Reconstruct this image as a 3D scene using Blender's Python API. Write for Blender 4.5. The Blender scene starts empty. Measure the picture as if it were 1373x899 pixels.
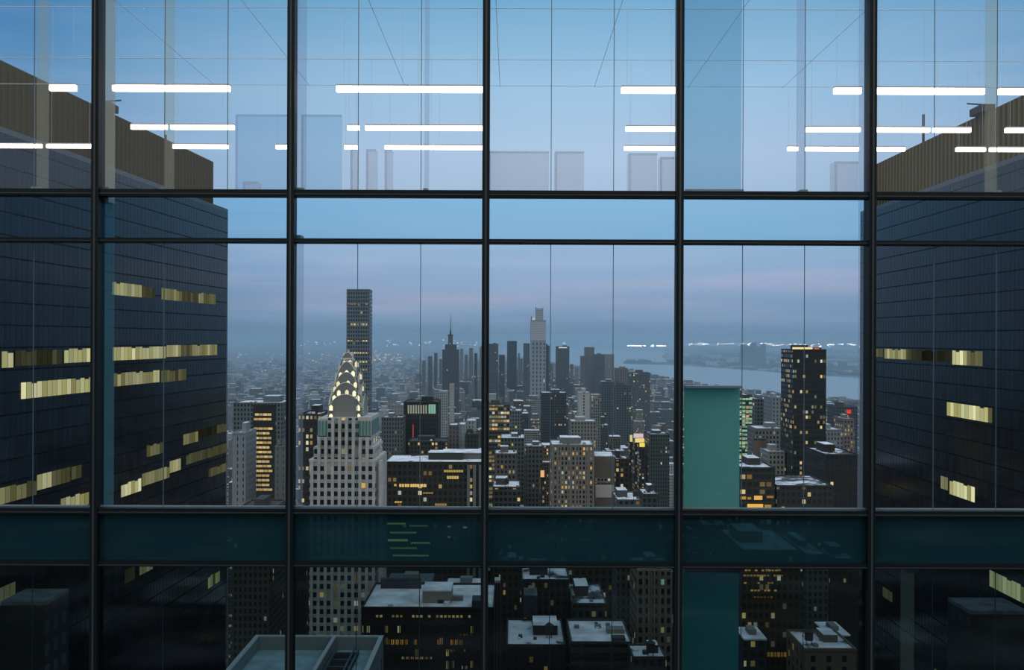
import bpy, math, random
from mathutils import Vector
C = bpy.context.scene
col = C.collection
RND = random.Random(7)
# ------------------------------------------------------------------ camera
W_, H_, F, CZ, HY = 1373, 899, 1400.0, 330.0, 455.0
ROLL = math.radians(0.22)
cam = bpy.data.cameras.new('camera'); co = bpy.data.objects.new('camera', cam); col.objects.link(co)
cam.sensor_width = 36; cam.lens = 36 * F / W_; cam.shift_y = (HY - H_ / 2) / W_
cam.clip_start = 0.1; cam.clip_end = 300000
co.location = (0, 0, CZ); co.rotation_euler = (math.pi / 2, -ROLL, 0); co.rotation_mode = 'XYZ'
from mathutils import Matrix
co.rotation_euler = (Matrix.Rotation(math.pi / 2, 3, 'X') @ Matrix.Rotation(ROLL, 3, 'Z')).to_euler()
C.camera = co
C.view_settings.view_transform = 'Standard'; C.view_settings.look = 'None'
C.view_settings.exposure = 0.0; C.view_settings.gamma = 1.0; C.view_settings.use_curve_mapping = False
cy = C.cycles
cy.use_denoising = True
try: cy.denoiser = 'OPENIMAGEDENOISE'
except Exception: pass
cy.max_bounces = 5; cy.diffuse_bounces = 2; cy.glossy_bounces = 2; cy.transmission_bounces = 2
cy.volume_bounces = 1; cy.transparent_max_bounces = 12
cy.caustics_reflective = False; cy.caustics_refractive = False
cy.sample_clamp_indirect = 1.5
def PX(px, py, Y):
    """world X and Z of picture point at depth Y (roll ignored: less than 3 px)"""
    return (px - W_ / 2) / F * Y, CZ - (py - HY) / F * Y
# ------------------------------------------------------------------ node helper
class NT:
    def __init__(s, nt): s.nt = nt; nt.nodes.clear()
    def n(s, t, **k):
        nd = s.nt.nodes.new(t)
        for a, b in k.items(): setattr(nd, a, b)
        return nd
    def put(s, sock, v):
        if isinstance(v, bpy.types.NodeSocket): s.nt.links.new(v, sock)
        else: sock.default_value = v
    def m(s, op, a, b=0.0, c=0.0):
        nd = s.n('ShaderNodeMath', operation=op)
        for i, v in enumerate((a, b, c)): s.put(nd.inputs[i], v)
        return nd.outputs[0]
    def mix(s, f, a, b):
        nd = s.n('ShaderNodeMix', data_type='RGBA'); s.put(nd.inputs[0], f); s.put(nd.inputs[6], a); s.put(nd.inputs[7], b)
        return nd.outputs[2]
    def ramp(s, f, pts, interp='LINEAR'):
        nd = s.n('ShaderNodeValToRGB'); cr = nd.color_ramp; cr.interpolation = interp
        while len(cr.elements) > 1: cr.elements.remove(cr.elements[0])
        cr.elements[0].position = pts[0][0]; cr.elements[0].color = (*pts[0][1], 1)
        for p, c in pts[1:]:
            e = cr.elements.new(p); e.color = (*c, 1)
        s.put(nd.inputs[0], f); return nd.outputs[0]
def lin(r, g, b):
    return tuple(((c / 255) / 12.92 if c / 255 < 0.04045 else ((c / 255 + 0.055) / 1.055) ** 2.4) for c in (r, g, b))
# ------------------------------------------------------------------ dusk sky
wd = bpy.data.worlds.new('dusk_sky'); C.world = wd; wd.use_nodes = True
t = NT(wd.node_tree)
tc = t.n('ShaderNodeTexCoord'); sp = t.n('ShaderNodeSeparateXYZ'); t.put(sp.inputs[0], tc.outputs['Generated'])
x, y, z = sp.outputs
hyp = t.m('SQRT', t.m('ADD', t.m('MULTIPLY', x, x), t.m('MULTIPLY', y, y)))
el = t.m('ARCTAN2', z, hyp); az = t.m('ARCTAN2', x, y)
elf = t.m('DIVIDE', t.m('ADD', el, 0.05), 0.75)          # 0 at -2.9 deg, 1 at 40 deg
def e_(py): return (math.atan((HY - py) / F) + 0.05) / 0.75
base = t.ramp(elf, [(0.0, lin(84, 108, 134)), (e_(455), lin(108, 134, 162)), (e_(425), lin(130, 156, 188)), (e_(385), lin(152, 174, 207)),
                    (e_(330), lin(157, 186, 217)), (e_(265), lin(168, 196, 226)), (e_(215), lin(178, 205, 234)), (e_(120), lin(160, 202, 234)), (e_(0), lin(112, 174, 214)), (0.72, lin(128, 170, 208)), (1.0, lin(176, 196, 222))])
side = t.ramp(elf, [(0.0, lin(60, 86, 110)), (e_(455), lin(78, 108, 140)), (e_(330), lin(118, 154, 192)), (e_(200), lin(100, 152, 196)), (e_(0), lin(30, 118, 176)), (1.0, lin(150, 180, 215))])
azc = t.m('SUBTRACT', az, 0.07)
sf = t.m('SMOOTH_MIN', t.m('MULTIPLY', t.m('POWER', t.m('DIVIDE', t.m('ABSOLUTE', azc), 0.50), 2.2), 1.0), 1.0, 0.1)
c1 = t.mix(sf, base, side)
# soft horizontal streaks of cloud, faintly pink low on the right
cv = t.n('ShaderNodeCombineXYZ'); t.put(cv.inputs[0], t.m('MULTIPLY', az, 3.2)); t.put(cv.inputs[1], t.m('MULTIPLY', el, 42)); cv.inputs[2].default_value = 3.1
nz = t.n('ShaderNodeTexNoise'); nz.inputs['Scale'].default_value = 1.0; nz.inputs['Detail'].default_value = 5; nz.inputs['Distortion'].default_value = 0.6
t.put(nz.inputs['Vector'], cv.outputs[0])
cl = t.ramp(nz.outputs[0], [(0.42, (0, 0, 0)), (0.72, (1, 1, 1))])
band = t.ramp(elf, [(e_(450), (0, 0, 0)), (e_(405), (1, 1, 1)), (e_(330), (0.8,) * 3), (e_(255), (0.45,) * 3), (e_(0), (0.15,) * 3), (1, (0, 0, 0))])
pink = t.mix(t.ramp(elf, [(e_(430), (0, 0, 0)), (e_(400), (1, 1, 1)), (e_(350), (0.2,) * 3), (e_(300), (0, 0, 0))]), (*lin(175, 196, 222), 1), (*lin(196, 182, 200), 1))
c2 = t.mix(t.m('MULTIPLY', t.m('MULTIPLY', cl, band), 0.62), c1, pink)
# unseen sky behind the viewer, made brighter to light the city walls
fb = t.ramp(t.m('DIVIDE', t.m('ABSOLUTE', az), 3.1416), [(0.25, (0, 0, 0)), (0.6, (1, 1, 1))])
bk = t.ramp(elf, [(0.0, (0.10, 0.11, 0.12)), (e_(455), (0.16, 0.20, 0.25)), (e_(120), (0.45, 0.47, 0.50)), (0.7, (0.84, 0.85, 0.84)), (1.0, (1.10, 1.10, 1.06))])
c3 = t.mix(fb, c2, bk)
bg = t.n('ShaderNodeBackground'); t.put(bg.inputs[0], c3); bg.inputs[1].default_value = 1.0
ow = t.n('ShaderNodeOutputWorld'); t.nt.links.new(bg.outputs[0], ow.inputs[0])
# ------------------------------------------------------------------ materials
MATS = {}
def mat(name, c=(0.5, 0.5, 0.5), rough=0.7, metal=0.0, emit=None, es=1.0, spec=0.5, noise=0.0, nscale=1.0):
    if name in MATS: return MATS[name]
    m = bpy.data.materials.new(name); m.use_nodes = True; t = NT(m.node_tree)
    b = t.n('ShaderNodeBsdfPrincipled'); o = t.n('ShaderNodeOutputMaterial'); t.nt.links.new(b.outputs[0], o.inputs[0])
    cc = (*c, 1)
    if noise:
        g = t.n('ShaderNodeNewGeometry'); nz = t.n('ShaderNodeTexNoise'); nz.inputs['Scale'].default_value = nscale; nz.inputs['Detail'].default_value = 4
        t.put(nz.inputs['Vector'], g.outputs['Position'])
        f = t.ramp(nz.outputs[0], [(0.35, (1 - noise,) * 3), (0.65, (1 + noise * 0.3,) * 3)])
        mm = t.n('ShaderNodeMix', data_type='RGBA', blend_type='MULTIPLY'); mm.inputs[0].default_value = 1; mm.inputs[6].default_value = cc; t.put(mm.inputs[7], f); cc = mm.outputs[2]
    t.put(b.inputs['Base Color'], cc); b.inputs['Roughness'].default_value = rough; b.inputs['Metallic'].default_value = metal
    b.inputs['Specular IOR Level'].default_value = spec
    if emit: b.inputs['Emission Color'].default_value = (*emit, 1); b.inputs['Emission Strength'].default_value = es
    MATS[name] = m; return m
def wall_material():
    m = bpy.data.materials.new('windowed_wall'); m.use_nodes = True; t = NT(m.node_tree)
    b = t.n('ShaderNodeBsdfPrincipled'); o = t.n('ShaderNodeOutputMaterial'); t.nt.links.new(b.outputs[0], o.inputs[0])
    g = t.n('ShaderNodeNewGeometry'); p = t.n('ShaderNodeSeparateXYZ'); t.put(p.inputs[0], g.outputs['Position'])
    nn = t.n('ShaderNodeSeparateXYZ'); t.put(nn.inputs[0], g.outputs['True Normal'])
    isx = t.m('GREATER_THAN', t.m('ABSOLUTE', nn.outputs[0]), t.m('ABSOLUTE', nn.outputs[1]))
    u = t.m('ADD', t.m('MULTIPLY', p.outputs[1], isx), t.m('MULTIPLY', p.outputs[0], t.m('SUBTRACT', 1.0, isx)))
    ac = t.n('ShaderNodeAttribute', attribute_name='wcol'); aw = t.n('ShaderNodeAttribute', attribute_name='wgrid')
    gs = t.n('ShaderNodeSeparateColor'); t.put(gs.inputs[0], aw.outputs['Color'])
    cw = t.m('MULTIPLY', gs.outputs[0], 10.0); ch = t.m('MULTIPLY', gs.outputs[1], 10.0)
    fill = gs.outputs[2]; seed = aw.outputs['Alpha']; litf = ac.outputs['Alpha']
    uu = t.m('ADD', t.m('DIVIDE', u, cw), t.m('MULTIPLY', seed, 100.0)); vv = t.m('DIVIDE', p.outputs[2], ch)
    fu = t.m('ABSOLUTE', t.m('SUBTRACT', t.m('FRACT', uu), 0.5)); fv = t.m('ABSOLUTE', t.m('SUBTRACT', t.m('FRACT', vv), 0.5))
    mu = t.m('LESS_THAN', fu, t.m('MULTIPLY', fill, 0.5)); mv = t.m('LESS_THAN', fv, 0.29)
    up = t.m('LESS_THAN', t.m('ABSOLUTE', nn.outputs[2]), 0.5)
    mask = t.m('MULTIPLY', t.m('MULTIPLY', mu, mv), up)
    cv = t.n('ShaderNodeCombineXYZ'); t.put(cv.inputs[0], t.m('FLOOR', uu)); t.put(cv.inputs[1], t.m('FLOOR', vv)); t.put(cv.inputs[2], t.m('MULTIPLY', seed, 997.0))
    wn = t.n('ShaderNodeTexWhiteNoise', noise_dimensions='3D'); t.put(wn.inputs[0], cv.outputs[0])
    cv2 = t.n('ShaderNodeCombineXYZ'); t.put(cv2.inputs[0], t.m('FLOOR', t.m('DIVIDE', uu, 7.0))); t.put(cv2.inputs[1], t.m('FLOOR', vv)); t.put(cv2.inputs[2], t.m('MULTIPLY', seed, 331.0))
    wn2 = t.n('ShaderNodeTexWhiteNoise', noise_dimensions='3D'); t.put(wn2.inputs[0], cv2.outputs[0])
    thr = t.m('MULTIPLY', t.m('MULTIPLY', litf, 2.6), t.m('POWER', wn2.outputs[0], 1.6))
    lit = t.m('MULTIPLY', t.m('LESS_THAN', wn.outputs[0], thr), mask)
    cs = t.n('ShaderNodeSeparateColor'); t.put(cs.inputs[0], wn.outputs['Color'])
    ec = t.ramp(cs.outputs[1], [(0.0, lin(255, 190, 90)), (0.5, lin(255, 222, 150)), (0.8, lin(255, 240, 200)), (1.0, lin(205, 235, 225))])
    es = t.m('MULTIPLY', lit, t.m('MULTIPLY_ADD', t.m('POWER', cs.outputs[2], 2.0), 0.75, 0.12))
    t.put(b.inputs['Base Color'], t.mix(mask, ac.outputs['Color'], (0.022, 0.030, 0.036, 1)))
    t.put(b.inputs['Roughness'], t.m('MULTIPLY_ADD', mask, -0.6, 0.8))
    t.put(b.inputs['Emission Color'], ec); t.put(b.inputs['Emission Strength'], es)
    try: m.cycles.emission_sampling = 'NONE'
    except Exception: pass
    return m
WALL = wall_material()
def roof_material():
    m = bpy.data.materials.new('snowy_roof'); m.use_nodes = True; t = NT(m.node_tree)
    b = t.n('ShaderNodeBsdfPrincipled'); o = t.n('ShaderNodeOutputMaterial'); t.nt.links.new(b.outputs[0], o.inputs[0])
    g = t.n('ShaderNodeNewGeometry'); aw = t.n('ShaderNodeAttribute', attribute_name='wgrid'); ac = t.n('ShaderNodeAttribute', attribute_name='wcol')
    nz = t.n('ShaderNodeTexNoise'); nz.inputs['Scale'].default_value = 0.11; nz.inputs['Detail'].default_value = 6; t.put(nz.inputs['Vector'], g.outputs['Position'])
    f = t.m('ADD', nz.outputs[0], t.m('MULTIPLY_ADD', aw.outputs['Alpha'], 0.34, -0.17))
    c = t.ramp(f, [(0.40, (0.03, 0.035, 0.04)), (0.47, (0.12, 0.15, 0.17)), (0.53, (0.62, 0.67, 0.76)), (0.7, (0.78, 0.83, 0.90))])
    t.put(b.inputs['Base Color'], c); b.inputs['Roughness'].default_value = 0.9
    return m
ROOF = roof_material()
SNOW = mat('snow', (0.80, 0.85, 0.92), 0.9, noise=0.35, nscale=0.12)
TAR = mat('dark_roofing', (0.045, 0.055, 0.065), 0.85, noise=0.4, nscale=0.2)
BLACK = mat('black_aluminium', (0.005, 0.008, 0.010), 0.45, spec=0.25)
def glass(name, tint, refl=0.04, film=0.0, filmcol=(0.5, 0.6, 0.65)):
    m = bpy.data.materials.new(name); m.use_nodes = True; t = NT(m.node_tree)
    tr = t.n('ShaderNodeBsdfTransparent'); tr.inputs[0].default_value = (*tint, 1)
    gl = t.n('ShaderNodeBsdfGlossy'); gl.inputs['Roughness'].default_value = 0.02; gl.inputs[0].default_value = (0.9, 0.95, 1, 1)
    mx = t.n('ShaderNodeMixShader'); mx.inputs[0].default_value = refl
    t.nt.links.new(tr.outputs[0], mx.inputs[1]); t.nt.links.new(gl.outputs[0], mx.inputs[2]); out = mx.outputs[0]
    if film:
        df = t.n('ShaderNodeBsdfDiffuse'); df.inputs[0].default_value = (*filmcol, 1)
        tl = t.n('ShaderNodeBsdfTranslucent'); tl.inputs[0].default_value = (*filmcol, 1)
        ad = t.n('ShaderNodeMixShader'); ad.inputs[0].default_value = 0.5
        t.nt.links.new(df.outputs[0], ad.inputs[1]); t.nt.links.new(tl.outputs[0], ad.inputs[2])
        m2 = t.n('ShaderNodeMixShader'); m2.inputs[0].default_value = film
        t.nt.links.new(out, m2.inputs[1]); t.nt.links.new(ad.outputs[0], m2.inputs[2]); out = m2.outputs[0]
    o = t.n('ShaderNodeOutputMaterial'); t.nt.links.new(out, o.inputs[0]); return m
# ------------------------------------------------------------------ mesh helper
class MB:
    def __init__(s): s.v = []; s.f = []; s.mi = []; s.c = []; s.g = []; s.col = (0.3, 0.3, 0.3, 0.1); s.grid = (0.32, 0.36, 0.5, 0.5)
    def style(s, c, lit=0.1, cw=3.2, ch=3.6, fill=0.5, seed=None):
        s.col = (*c, lit); s.grid = (cw / 10, ch / 10, fill, RND.random() if seed is None else seed); return s
    def face(s, idx, mi=0): s.f.append(idx); s.mi.append(mi); s.c.append(s.col); s.g.append(s.grid)
    def prism(s, pts, z0, z1, mi=0, top=None, taper=None):
        """pts counter-clockwise footprint"""
        n = len(pts); k = len(s.v); q = taper or pts
        s.v += [(a, b, z0) for a, b in pts] + [(a, b, z1) for a, b in q]
        for i in range(n):
            j = (i + 1) % n; s.face((k + i, k + j, k + n + j, k + n + i), mi)
        s.face(tuple(k + n + i for i in range(n)), mi if top is None else top)
        s.face(tuple(k + n - 1 - i for i in range(n)), mi)
        return s
    def box(s, x0, x1, y0, y1, z0, z1, mi=0, top=None):
        return s.prism([(x0, y0), (x1, y0), (x1, y1), (x0, y1)], z0, z1, mi, top)
    def cyl(s, x, y, r, z0, z1, mi=0, n=12, top=None, r1=None):
        a = [(x + r * math.cos(2 * math.pi * i / n), y + r * math.sin(2 * math.pi * i / n)) for i in range(n)]
        r1 = r if r1 is None else r1
        b = [(x + r1 * math.cos(2 * math.pi * i / n), y + r1 * math.sin(2 * math.pi * i / n)) for i in range(n)]
        return s.prism(a, z0, z1, mi, top, b)
    def bar(s, a, b, r, mi=0, n=6):
        a = Vector(a); b = Vector(b); d = (b - a).normalized(); u = d.cross(Vector((0, 0, 1)))
        if u.length < 1e-3: u = Vector((1, 0, 0))
        u.normalize(); w = d.cross(u); k = len(s.v)
        for p in (a, b):
            for i in range(n):
                q = p + (u * math.cos(2 * math.pi * i / n) + w * math.sin(2 * math.pi * i / n)) * r; s.v.append(tuple(q))
        for i in range(n): j = (i + 1) % n; s.face((k + i, k + j, k + n + j, k + n + i), mi)
        s.face(tuple(k + n - 1 - i for i in range(n)), mi); s.face(tuple(k + n + i for i in range(n)), mi)
        return s
    def arch(s, w, zt, zb, hh, e0, e1, axis, cx=0, cyy=0, mi=0, n=20):
        """arch shaped plate: half width w, top zt, springing hh below top, standing on zb, extruded e0..e1 along axis"""
        pr = [(-w, zb)] + [(-w * math.cos(math.pi * i / n), zt - hh + hh * math.sin(math.pi * i / n)) for i in range(n + 1)] + [(w, zb)]
        k = len(s.v); N = len(pr)
        for e in (e0, e1):
            for a, zz in pr: s.v.append((cx + a, cyy + e, zz) if axis == 'y' else (cx + e, cyy + a, zz))
        for i in range(N): j = (i + 1) % N; s.face((k + i, k + j, k + N + j, k + N + i), mi)
        s.face(tuple(k + N - 1 - i for i in range(N)), mi); s.face(tuple(k + N + i for i in range(N)), mi)
        return s
    def build(s, name, mats, parent=None, loc=(0, 0, 0)):
        me = bpy.data.meshes.new(name); me.from_pydata(s.v, [], s.f)
        for m in (mats if isinstance(mats, (list, tuple)) else [mats]): me.materials.append(m)
        me.polygons.foreach_set('material_index', s.mi)
        for nm, dat in (('wcol', s.c), ('wgrid', s.g)):
            a = me.attributes.new(nm, 'FLOAT_COLOR', 'FACE'); a.data.foreach_set('color', [q for r in dat for q in r])
        me.update()
        import bmesh
        bm = bmesh.new(); bm.from_mesh(me); bmesh.ops.recalc_face_normals(bm, faces=bm.faces); bm.to_mesh(me); bm.free()
        o = bpy.data.objects.new(name, me); col.objects.link(o); o.location = loc
        if parent: o.parent = parent
        return o
def thing(name, label, cat, loc=(0, 0, 0), group=None):
    o = bpy.data.objects.new(name, None); col.objects.link(o); o.location = loc
    return tag(o, label, cat, group)
def tag(o, label=None, cat=None, group=None, kind=None):
    if label: o['label'] = label
    if cat: o['category'] = cat
    if group: o['group'] = group
    if kind: o['kind'] = kind
    return o
# ================================================================== the glass curtain wall
D = 13.7; S = D / F
mull_px = [-129, 130.5, 391, 651, 909.5, 1166, 1425]
mext = [-647, -388] + mull_px + [1684, 1943]
rows = [-171, -108, 261, 324.5, 686.5, 757, 1119]
rh = {-171: 8, -108: 6, 261: 9, 324.5: 6, 686.5: 8, 757: 7, 1119: 8}
n_trim = 0
def XZ(px, py): return (px - W_ / 2) * S, CZ - (py - HY) * S
for px in mext:
    n_trim += 1; m = MB(); X, _ = XZ(px, 0)
    z0, z1 = XZ(0, 1180)[1], XZ(0, -240)[1]
    m.box(-0.03, 0.03, -0.02, 0.16, z0 - CZ, z1 - CZ); m.box(-0.048, 0.048, -0.11, -0.02, z0 - CZ, z1 - CZ)
    o = m.build('trim_%d' % n_trim, BLACK, None, (X, D, CZ)); tag(o, 'black vertical mullion of the glass wall', kind='structure')
    g = MB().box(-0.012, 0.012, -0.122, -0.111, z0 - CZ, z1 - CZ).build('highlight_cap', mat('highlight_cap_grey', (0.035, 0.05, 0.055), 0.3), o)  # raised strip in lighter grey paints a thin highlight line
for py in rows:
    n_trim += 1; m = MB(); z = XZ(0, py)[1]; h = rh[py] * S / 2
    x0, x1 = XZ(mext[0], 0)[0], XZ(mext[-1], 0)[0]
    m.box(x0, x1, -0.08, 0.10, -h, h)
    o = m.build('trim_%d' % n_trim, BLACK, None, (0, D, z)); tag(o, 'black horizontal transom of the glass wall', kind='structure')
    MB().box(x0, x1, -0.094, -0.081, -h * 0.5, -h * 0.2).build('highlight_cap', mat('highlight_cap_grey'), o)  # same painted highlight line along the transom
G_top = glass('upper_pane_glass', (1.0, 1.0, 1.0), 0.01, 0.05, (0.9, 0.9, 0.95))  # milky film stands in for the faint reflection of the interior
G_sp = glass('blue_spandrel_glass', (0.78, 0.93, 0.98), 0.015)
G_mid = glass('clear_pane_glass', (0.95, 0.98, 0.99), 0.01)
G_dk = glass('dark_spandrel_glass', (0.11, 0.20, 0.22), 0.02, 0.16, (0.07, 0.34, 0.41))
G_low = glass('lower_pane_glass', (0.50, 0.58, 0.60), 0.02)
gm = [G_dk, G_top, G_sp, G_mid, G_dk, G_low]
JOINT = mat('joint_gasket', (0.10, 0.15, 0.18), 0.6)
nw = 0
for i in range(len(mext) - 1):
    xa = XZ(mext[i], 0)[0] + 0.03; xb = XZ(mext[i + 1], 0)[0] - 0.03
    for j in range(len(rows) - 1):
        zt = XZ(0, rows[j])[1] - rh[rows[j]] * S / 2; zb = XZ(0, rows[j + 1])[1] + rh[rows[j + 1]] * S / 2
        nw += 1; cx_ = (xa + xb) / 2; w = (xb - xa) / 2; h = zt - zb
        o = MB().box(-w, w, -0.006, 0.006, 0, h).build('window_%d' % nw, gm[j], None, (cx_, D + 0.02, zb)); tag(o, 'pane of the glass wall', kind='structure')
        if gm[j] in (G_top, G_mid, G_low):
            for fr in (1 / 3, 2 / 3):
                MB().box(-0.0045, 0.0045, -0.004, 0.004, 0, h).build('joint', JOINT, o, (-w + 2 * w * fr, 0.02, 0))
            if gm[j] is not G_top:
                MB().box(-w, w, -0.012, 0.012, 0, 0.018).build('bottom_gasket', mat('pale_gasket', (0.25, 0.3, 0.33), 0.5), o, (0, 0.03, 0))
# ---- frosted fins, blinds and cabinets standing behind the panes
FIN = glass('frosted_fin_glass', (0.97, 0.98, 0.95), 0.0, 0.16, (0.95, 0.88, 0.62))  # warm film colour carries the lamp glow of the top row
FIN1 = glass('glow_tinted_fin_glass', (0.95, 0.97, 0.95), 0.0, 0.36, (0.95, 0.90, 0.70))  # stronger lamp glow painted into the cream film colour
FINT = glass('teal_fin_glass', (0.7, 0.9, 0.95), 0.0, 0.22, (0.25, 0.50, 0.55))
FIN2 = glass('faint_fin_glass', (0.95, 0.97, 1.0), 0.0, 0.16, (0.75, 0.78, 0.85))
def behind(name, label, cat, px0, px1, py0, py1, Y, dep, m, group=None, extra=None):
    xa, zt = PX(px0, py0, Y); xb, zb = PX(px1, py1, Y)
    r = thing(name, label, cat, ((xa + xb) / 2, Y, zb), group); w = (xb - xa) / 2; h = zt - zb
    MB().box(-w, w, 0, dep, 0, h).build('panel', m, r)
    if extra: extra(r, w, h, dep)
    return r
def caps(r, w, h, dep):
    a = mat('brushed_steel', (0.25, 0.3, 0.33), 0.4, 0.6)
    MB().box(-w, w, -0.16, dep, -0.03, -0.001).build('bottom_shoe', a, r); MB().box(-w, w, -0.16, dep, h + 0.001, h + (0.10 if h > 3.2 else 0.03)).build('top_shoe', a, r)
for a, b, c, d, lab in [(137, 151, -150, 255, 'frosted fin with painted cream lamp glow just right of the leftmost mullion, top row'), (138, 151, 275, 684, 'dull teal frosted fin just right of the leftmost mullion, middle row'),
                     (48, 62, -150, 255, 'frosted glass fin in the top left corner pane'),
                     (219, 231, -150, 255, 'frosted glass fin in front of the brown crown of the left tower'),
                     (1322, 1335, -150, 255, 'frosted glass fin in the top right corner pane before the ribbed crown'),
                     (1211, 1227, 763, 1110, 'tall dull brown glass fin in the bottom right pane')]:
    behind('glass_fin', lab, 'glass fin', a, b, c, d, D + 0.25, 0.06, FIN1 if a == 137 else (FINT if a == 138 else FIN), 'frosted glass fins', caps)
for a, b, c, d, lab in [(396, 409, -150, 255, 'faint pale fin at the left edge of the third top pane'), (568, 574, -150, 255, 'narrow faint fin beside the longest lamps'),
                     (1068, 1078, -150, 255, 'faint upright fin in the fifth top pane'), (1152, 1161, -150, 684, 'long faint fin left of the rightmost mullion'),
                     (396, 406, 328, 684, 'faint fin at the left edge of the pane with the arched crown tower')]:
    behind('glass_fin', lab, 'glass fin', a, b, c, d, D + 0.25, 0.05, FIN2, 'faint glass fins', caps)
TEAL = glass('teal_screen_glass', (0.30, 0.62, 0.60), 0.0, 0.70, (0.28, 0.64, 0.57))
TEALB = glass('pale_blue_screen_glass', (0.76, 0.90, 0.95), 0.02, 0.12, (0.30, 0.55, 0.70))
TEALD = glass('deep_teal_screen_glass', (0.2, 0.4, 0.4), 0.0, 0.85, (0.26, 0.72, 0.68))
behind('glass_screen', 'pale blue tinted screen filling the left third of the fifth top pane', 'glass screen', 916, 993, -150, 255, D + 0.3, 0.03, TEALB, None, caps)
behind('glass_screen', 'opaque teal green screen in the fifth middle pane, left of the green lit tower', 'glass screen', 918, 992, 519, 683, D + 0.3, 0.04, TEAL, None, caps)
behind('glass_screen', 'dark teal green screen in the fifth bottom pane', 'glass screen', 917, 992, 764, 1110, D + 0.3, 0.04, TEALD, None, caps)
CAB = glass('white_cabinet_frosted', (1, 1, 1), 0.0, 0.22, (0.95, 0.93, 0.97))
def cab(r, w, h, dep):
    a = glass('cabinet_edge', (0.95, 0.97, 1.0), 0.0, 0.25, (0.9, 0.9, 0.95)) if 'ce' not in MATS else MATS['ce']; MATS['ce'] = a
    MB().box(-w, w, -0.02, 0, h - 0.03, h).build('top_rail', a, r)
    MB().box(-w, -w + 0.03, -0.02, 0, 0, h - 0.03).build('side_rail', a, r)
for a, b, c, lab in [(469, 477, 200, 'thin pale cabinet left of the ribbed pale cabinet behind the third top pane'), (490, 503, 201, 'pale narrow cabinet under the longest lamps, third top pane'),
                     (515, 524, 201, 'pale slim cabinet just right of the other narrow ones, third top pane'), (654, 735, 203, 'wide pale cabinet at the lower left of the fourth top pane'),
                     (743, 782, 203, 'medium pale cabinet beside the wide one, fourth top pane'), (842, 880, 205, 'white cabinet below the lamps at the right of the fourth top pane'),
                     (884, 903, 210, 'narrow white cabinet in the corner of the fourth top pane'), (1118, 1150, 215, 'pale cabinet at the lower right of the fifth top pane'),
                     (325, 345, 245, 'small low white box behind the second top pane')]:
    behind('frosted_cabinet', lab, 'cabinet', a, b, c, 256.5, D + 0.12, 0.2, CAB, 'pale cabinets behind the top panes', cab)
SHADE = glass('grey_partition', (0.86, 0.93, 0.96), 0.0, 0.03, (0.4, 0.5, 0.6))
behind('partition', 'square grey blue partition at the left of the third top pane', 'partition', 403, 457, 155, 256.5, D + 0.4, 0.05, SHADE, None, cab)
behind('partition', 'grey blue partition at the right of the second top pane', 'partition', 315, 386, 155, 256.5, D + 0.4, 0.05, SHADE, None, cab)
# ---- pipe frame that carries the lamps
PIPE = mat('pale_blue_pipe', (0.75, 0.85, 0.95), 0.5)
rowY = [21.3, 25.2, 27.8]; ZP = CZ + 6.75
names = ['nearest', 'middle', 'farthest']
for Y, nm in zip(rowY, names):
    o = MB().bar((-15.5, 0, 0), (15.5, 0, 0), 0.008).build('ceiling_pipe', PIPE, None, (0, Y, ZP))
    tag(o, 'thin pale cross pipe above the %s row of lamps' % nm, 'pipe', 'pipes above the lamps')
for i, px in enumerate(mull_px):
    X = XZ(px, 0)[0] * 1.0
    o = MB().bar((0, 0, 0), (0, 28.0 - D - 0.18, 0), 0.006, n=4).build('ceiling_pipe', PIPE, None, (X, D + 0.18, ZP + 0.019))
    tag(o, 'thin pale pipe running back over the lamps from the %s mullion' % ['hidden far left', 'leftmost visible', 'second', 'third (centre)', 'fourth', 'fifth (rightmost visible)', 'hidden far right'][i], 'pipe', 'pipes running back from the mullions')
LAMP = mat('lamp_diffuser', (0.9, 0.9, 0.9), 0.5, emit=(1.0, 0.88, 0.74), es=5.0)
HOUS = mat('lamp_housing', (0.6, 0.6, 0.62), 0.4)
lamps = [[(66, 101), (150, 228), (229, 307), (450, 548), (549, 649), (832, 906), (1117, 1153), (1170, 1245), (1246, 1318), (1337, 1400)],
         [(175, 223), (228, 313), (465, 481), (489, 568), (569, 650), (838, 906), (1080, 1152), (1168, 1245), (1250, 1300), (1347, 1410)],
         [(-40, 55), (62, 125), (231, 305), (369, 388), (461, 478), (515, 580), (581, 650), (836, 905), (1055, 1069), (1079, 1150), (1169, 1212), (1281, 1320), (1326, 1400)]]
ry = [120.5, 172.5, 198.5]; rt = [7.5, 5.6, 4.8]
bayn = ['first', 'second', 'third', 'fourth', 'fifth', 'sixth']
for k in range(3):
    Y = rowY[k]
    for (a, b) in lamps[k]:
        xa, z = PX(a, ry[k], Y); xb, _ = PX(b, ry[k], Y); w = (xb - xa) / 2; hh = rt[k] / 2 / F * Y
        bay = sum(1 for q in mull_px[1:] if q < (a + b) / 2)
        peers = [l for l in lamps[k] if sum(1 for q in mull_px[1:] if q < (l[0] + l[1]) / 2) == bay]
        pos = peers.index((a, b)); pn = '' if len(peers) == 1 else (['left', 'right'] if len(peers) == 2 else ['left', 'middle', 'right'])[pos] + ' '
        r = thing('linear_lamp', '%sglowing white tube lamp of the %s row in the %s top pane' % (pn, ['upper', 'middle', 'lower'][k], bayn[bay]), 'lamp', ((xa + xb) / 2, Y, z - hh), 'glowing linear lamps')
        MB().box(-w, w, -0.05, 0.05, 0, 2 * hh).build('diffuser', LAMP, r)
        MB().box(-w, w, -0.06, 0.06, 2 * hh + 0.001, 2 * hh + 0.03).build('housing', HOUS, r)
        for s_ in (-0.8, 0.8):
            MB().bar((w * s_, 0, 2 * hh + 0.03), (w * s_, 0, ZP - 0.02 - (z - hh)), 0.003, n=4).build('cable', PIPE, r)
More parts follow.
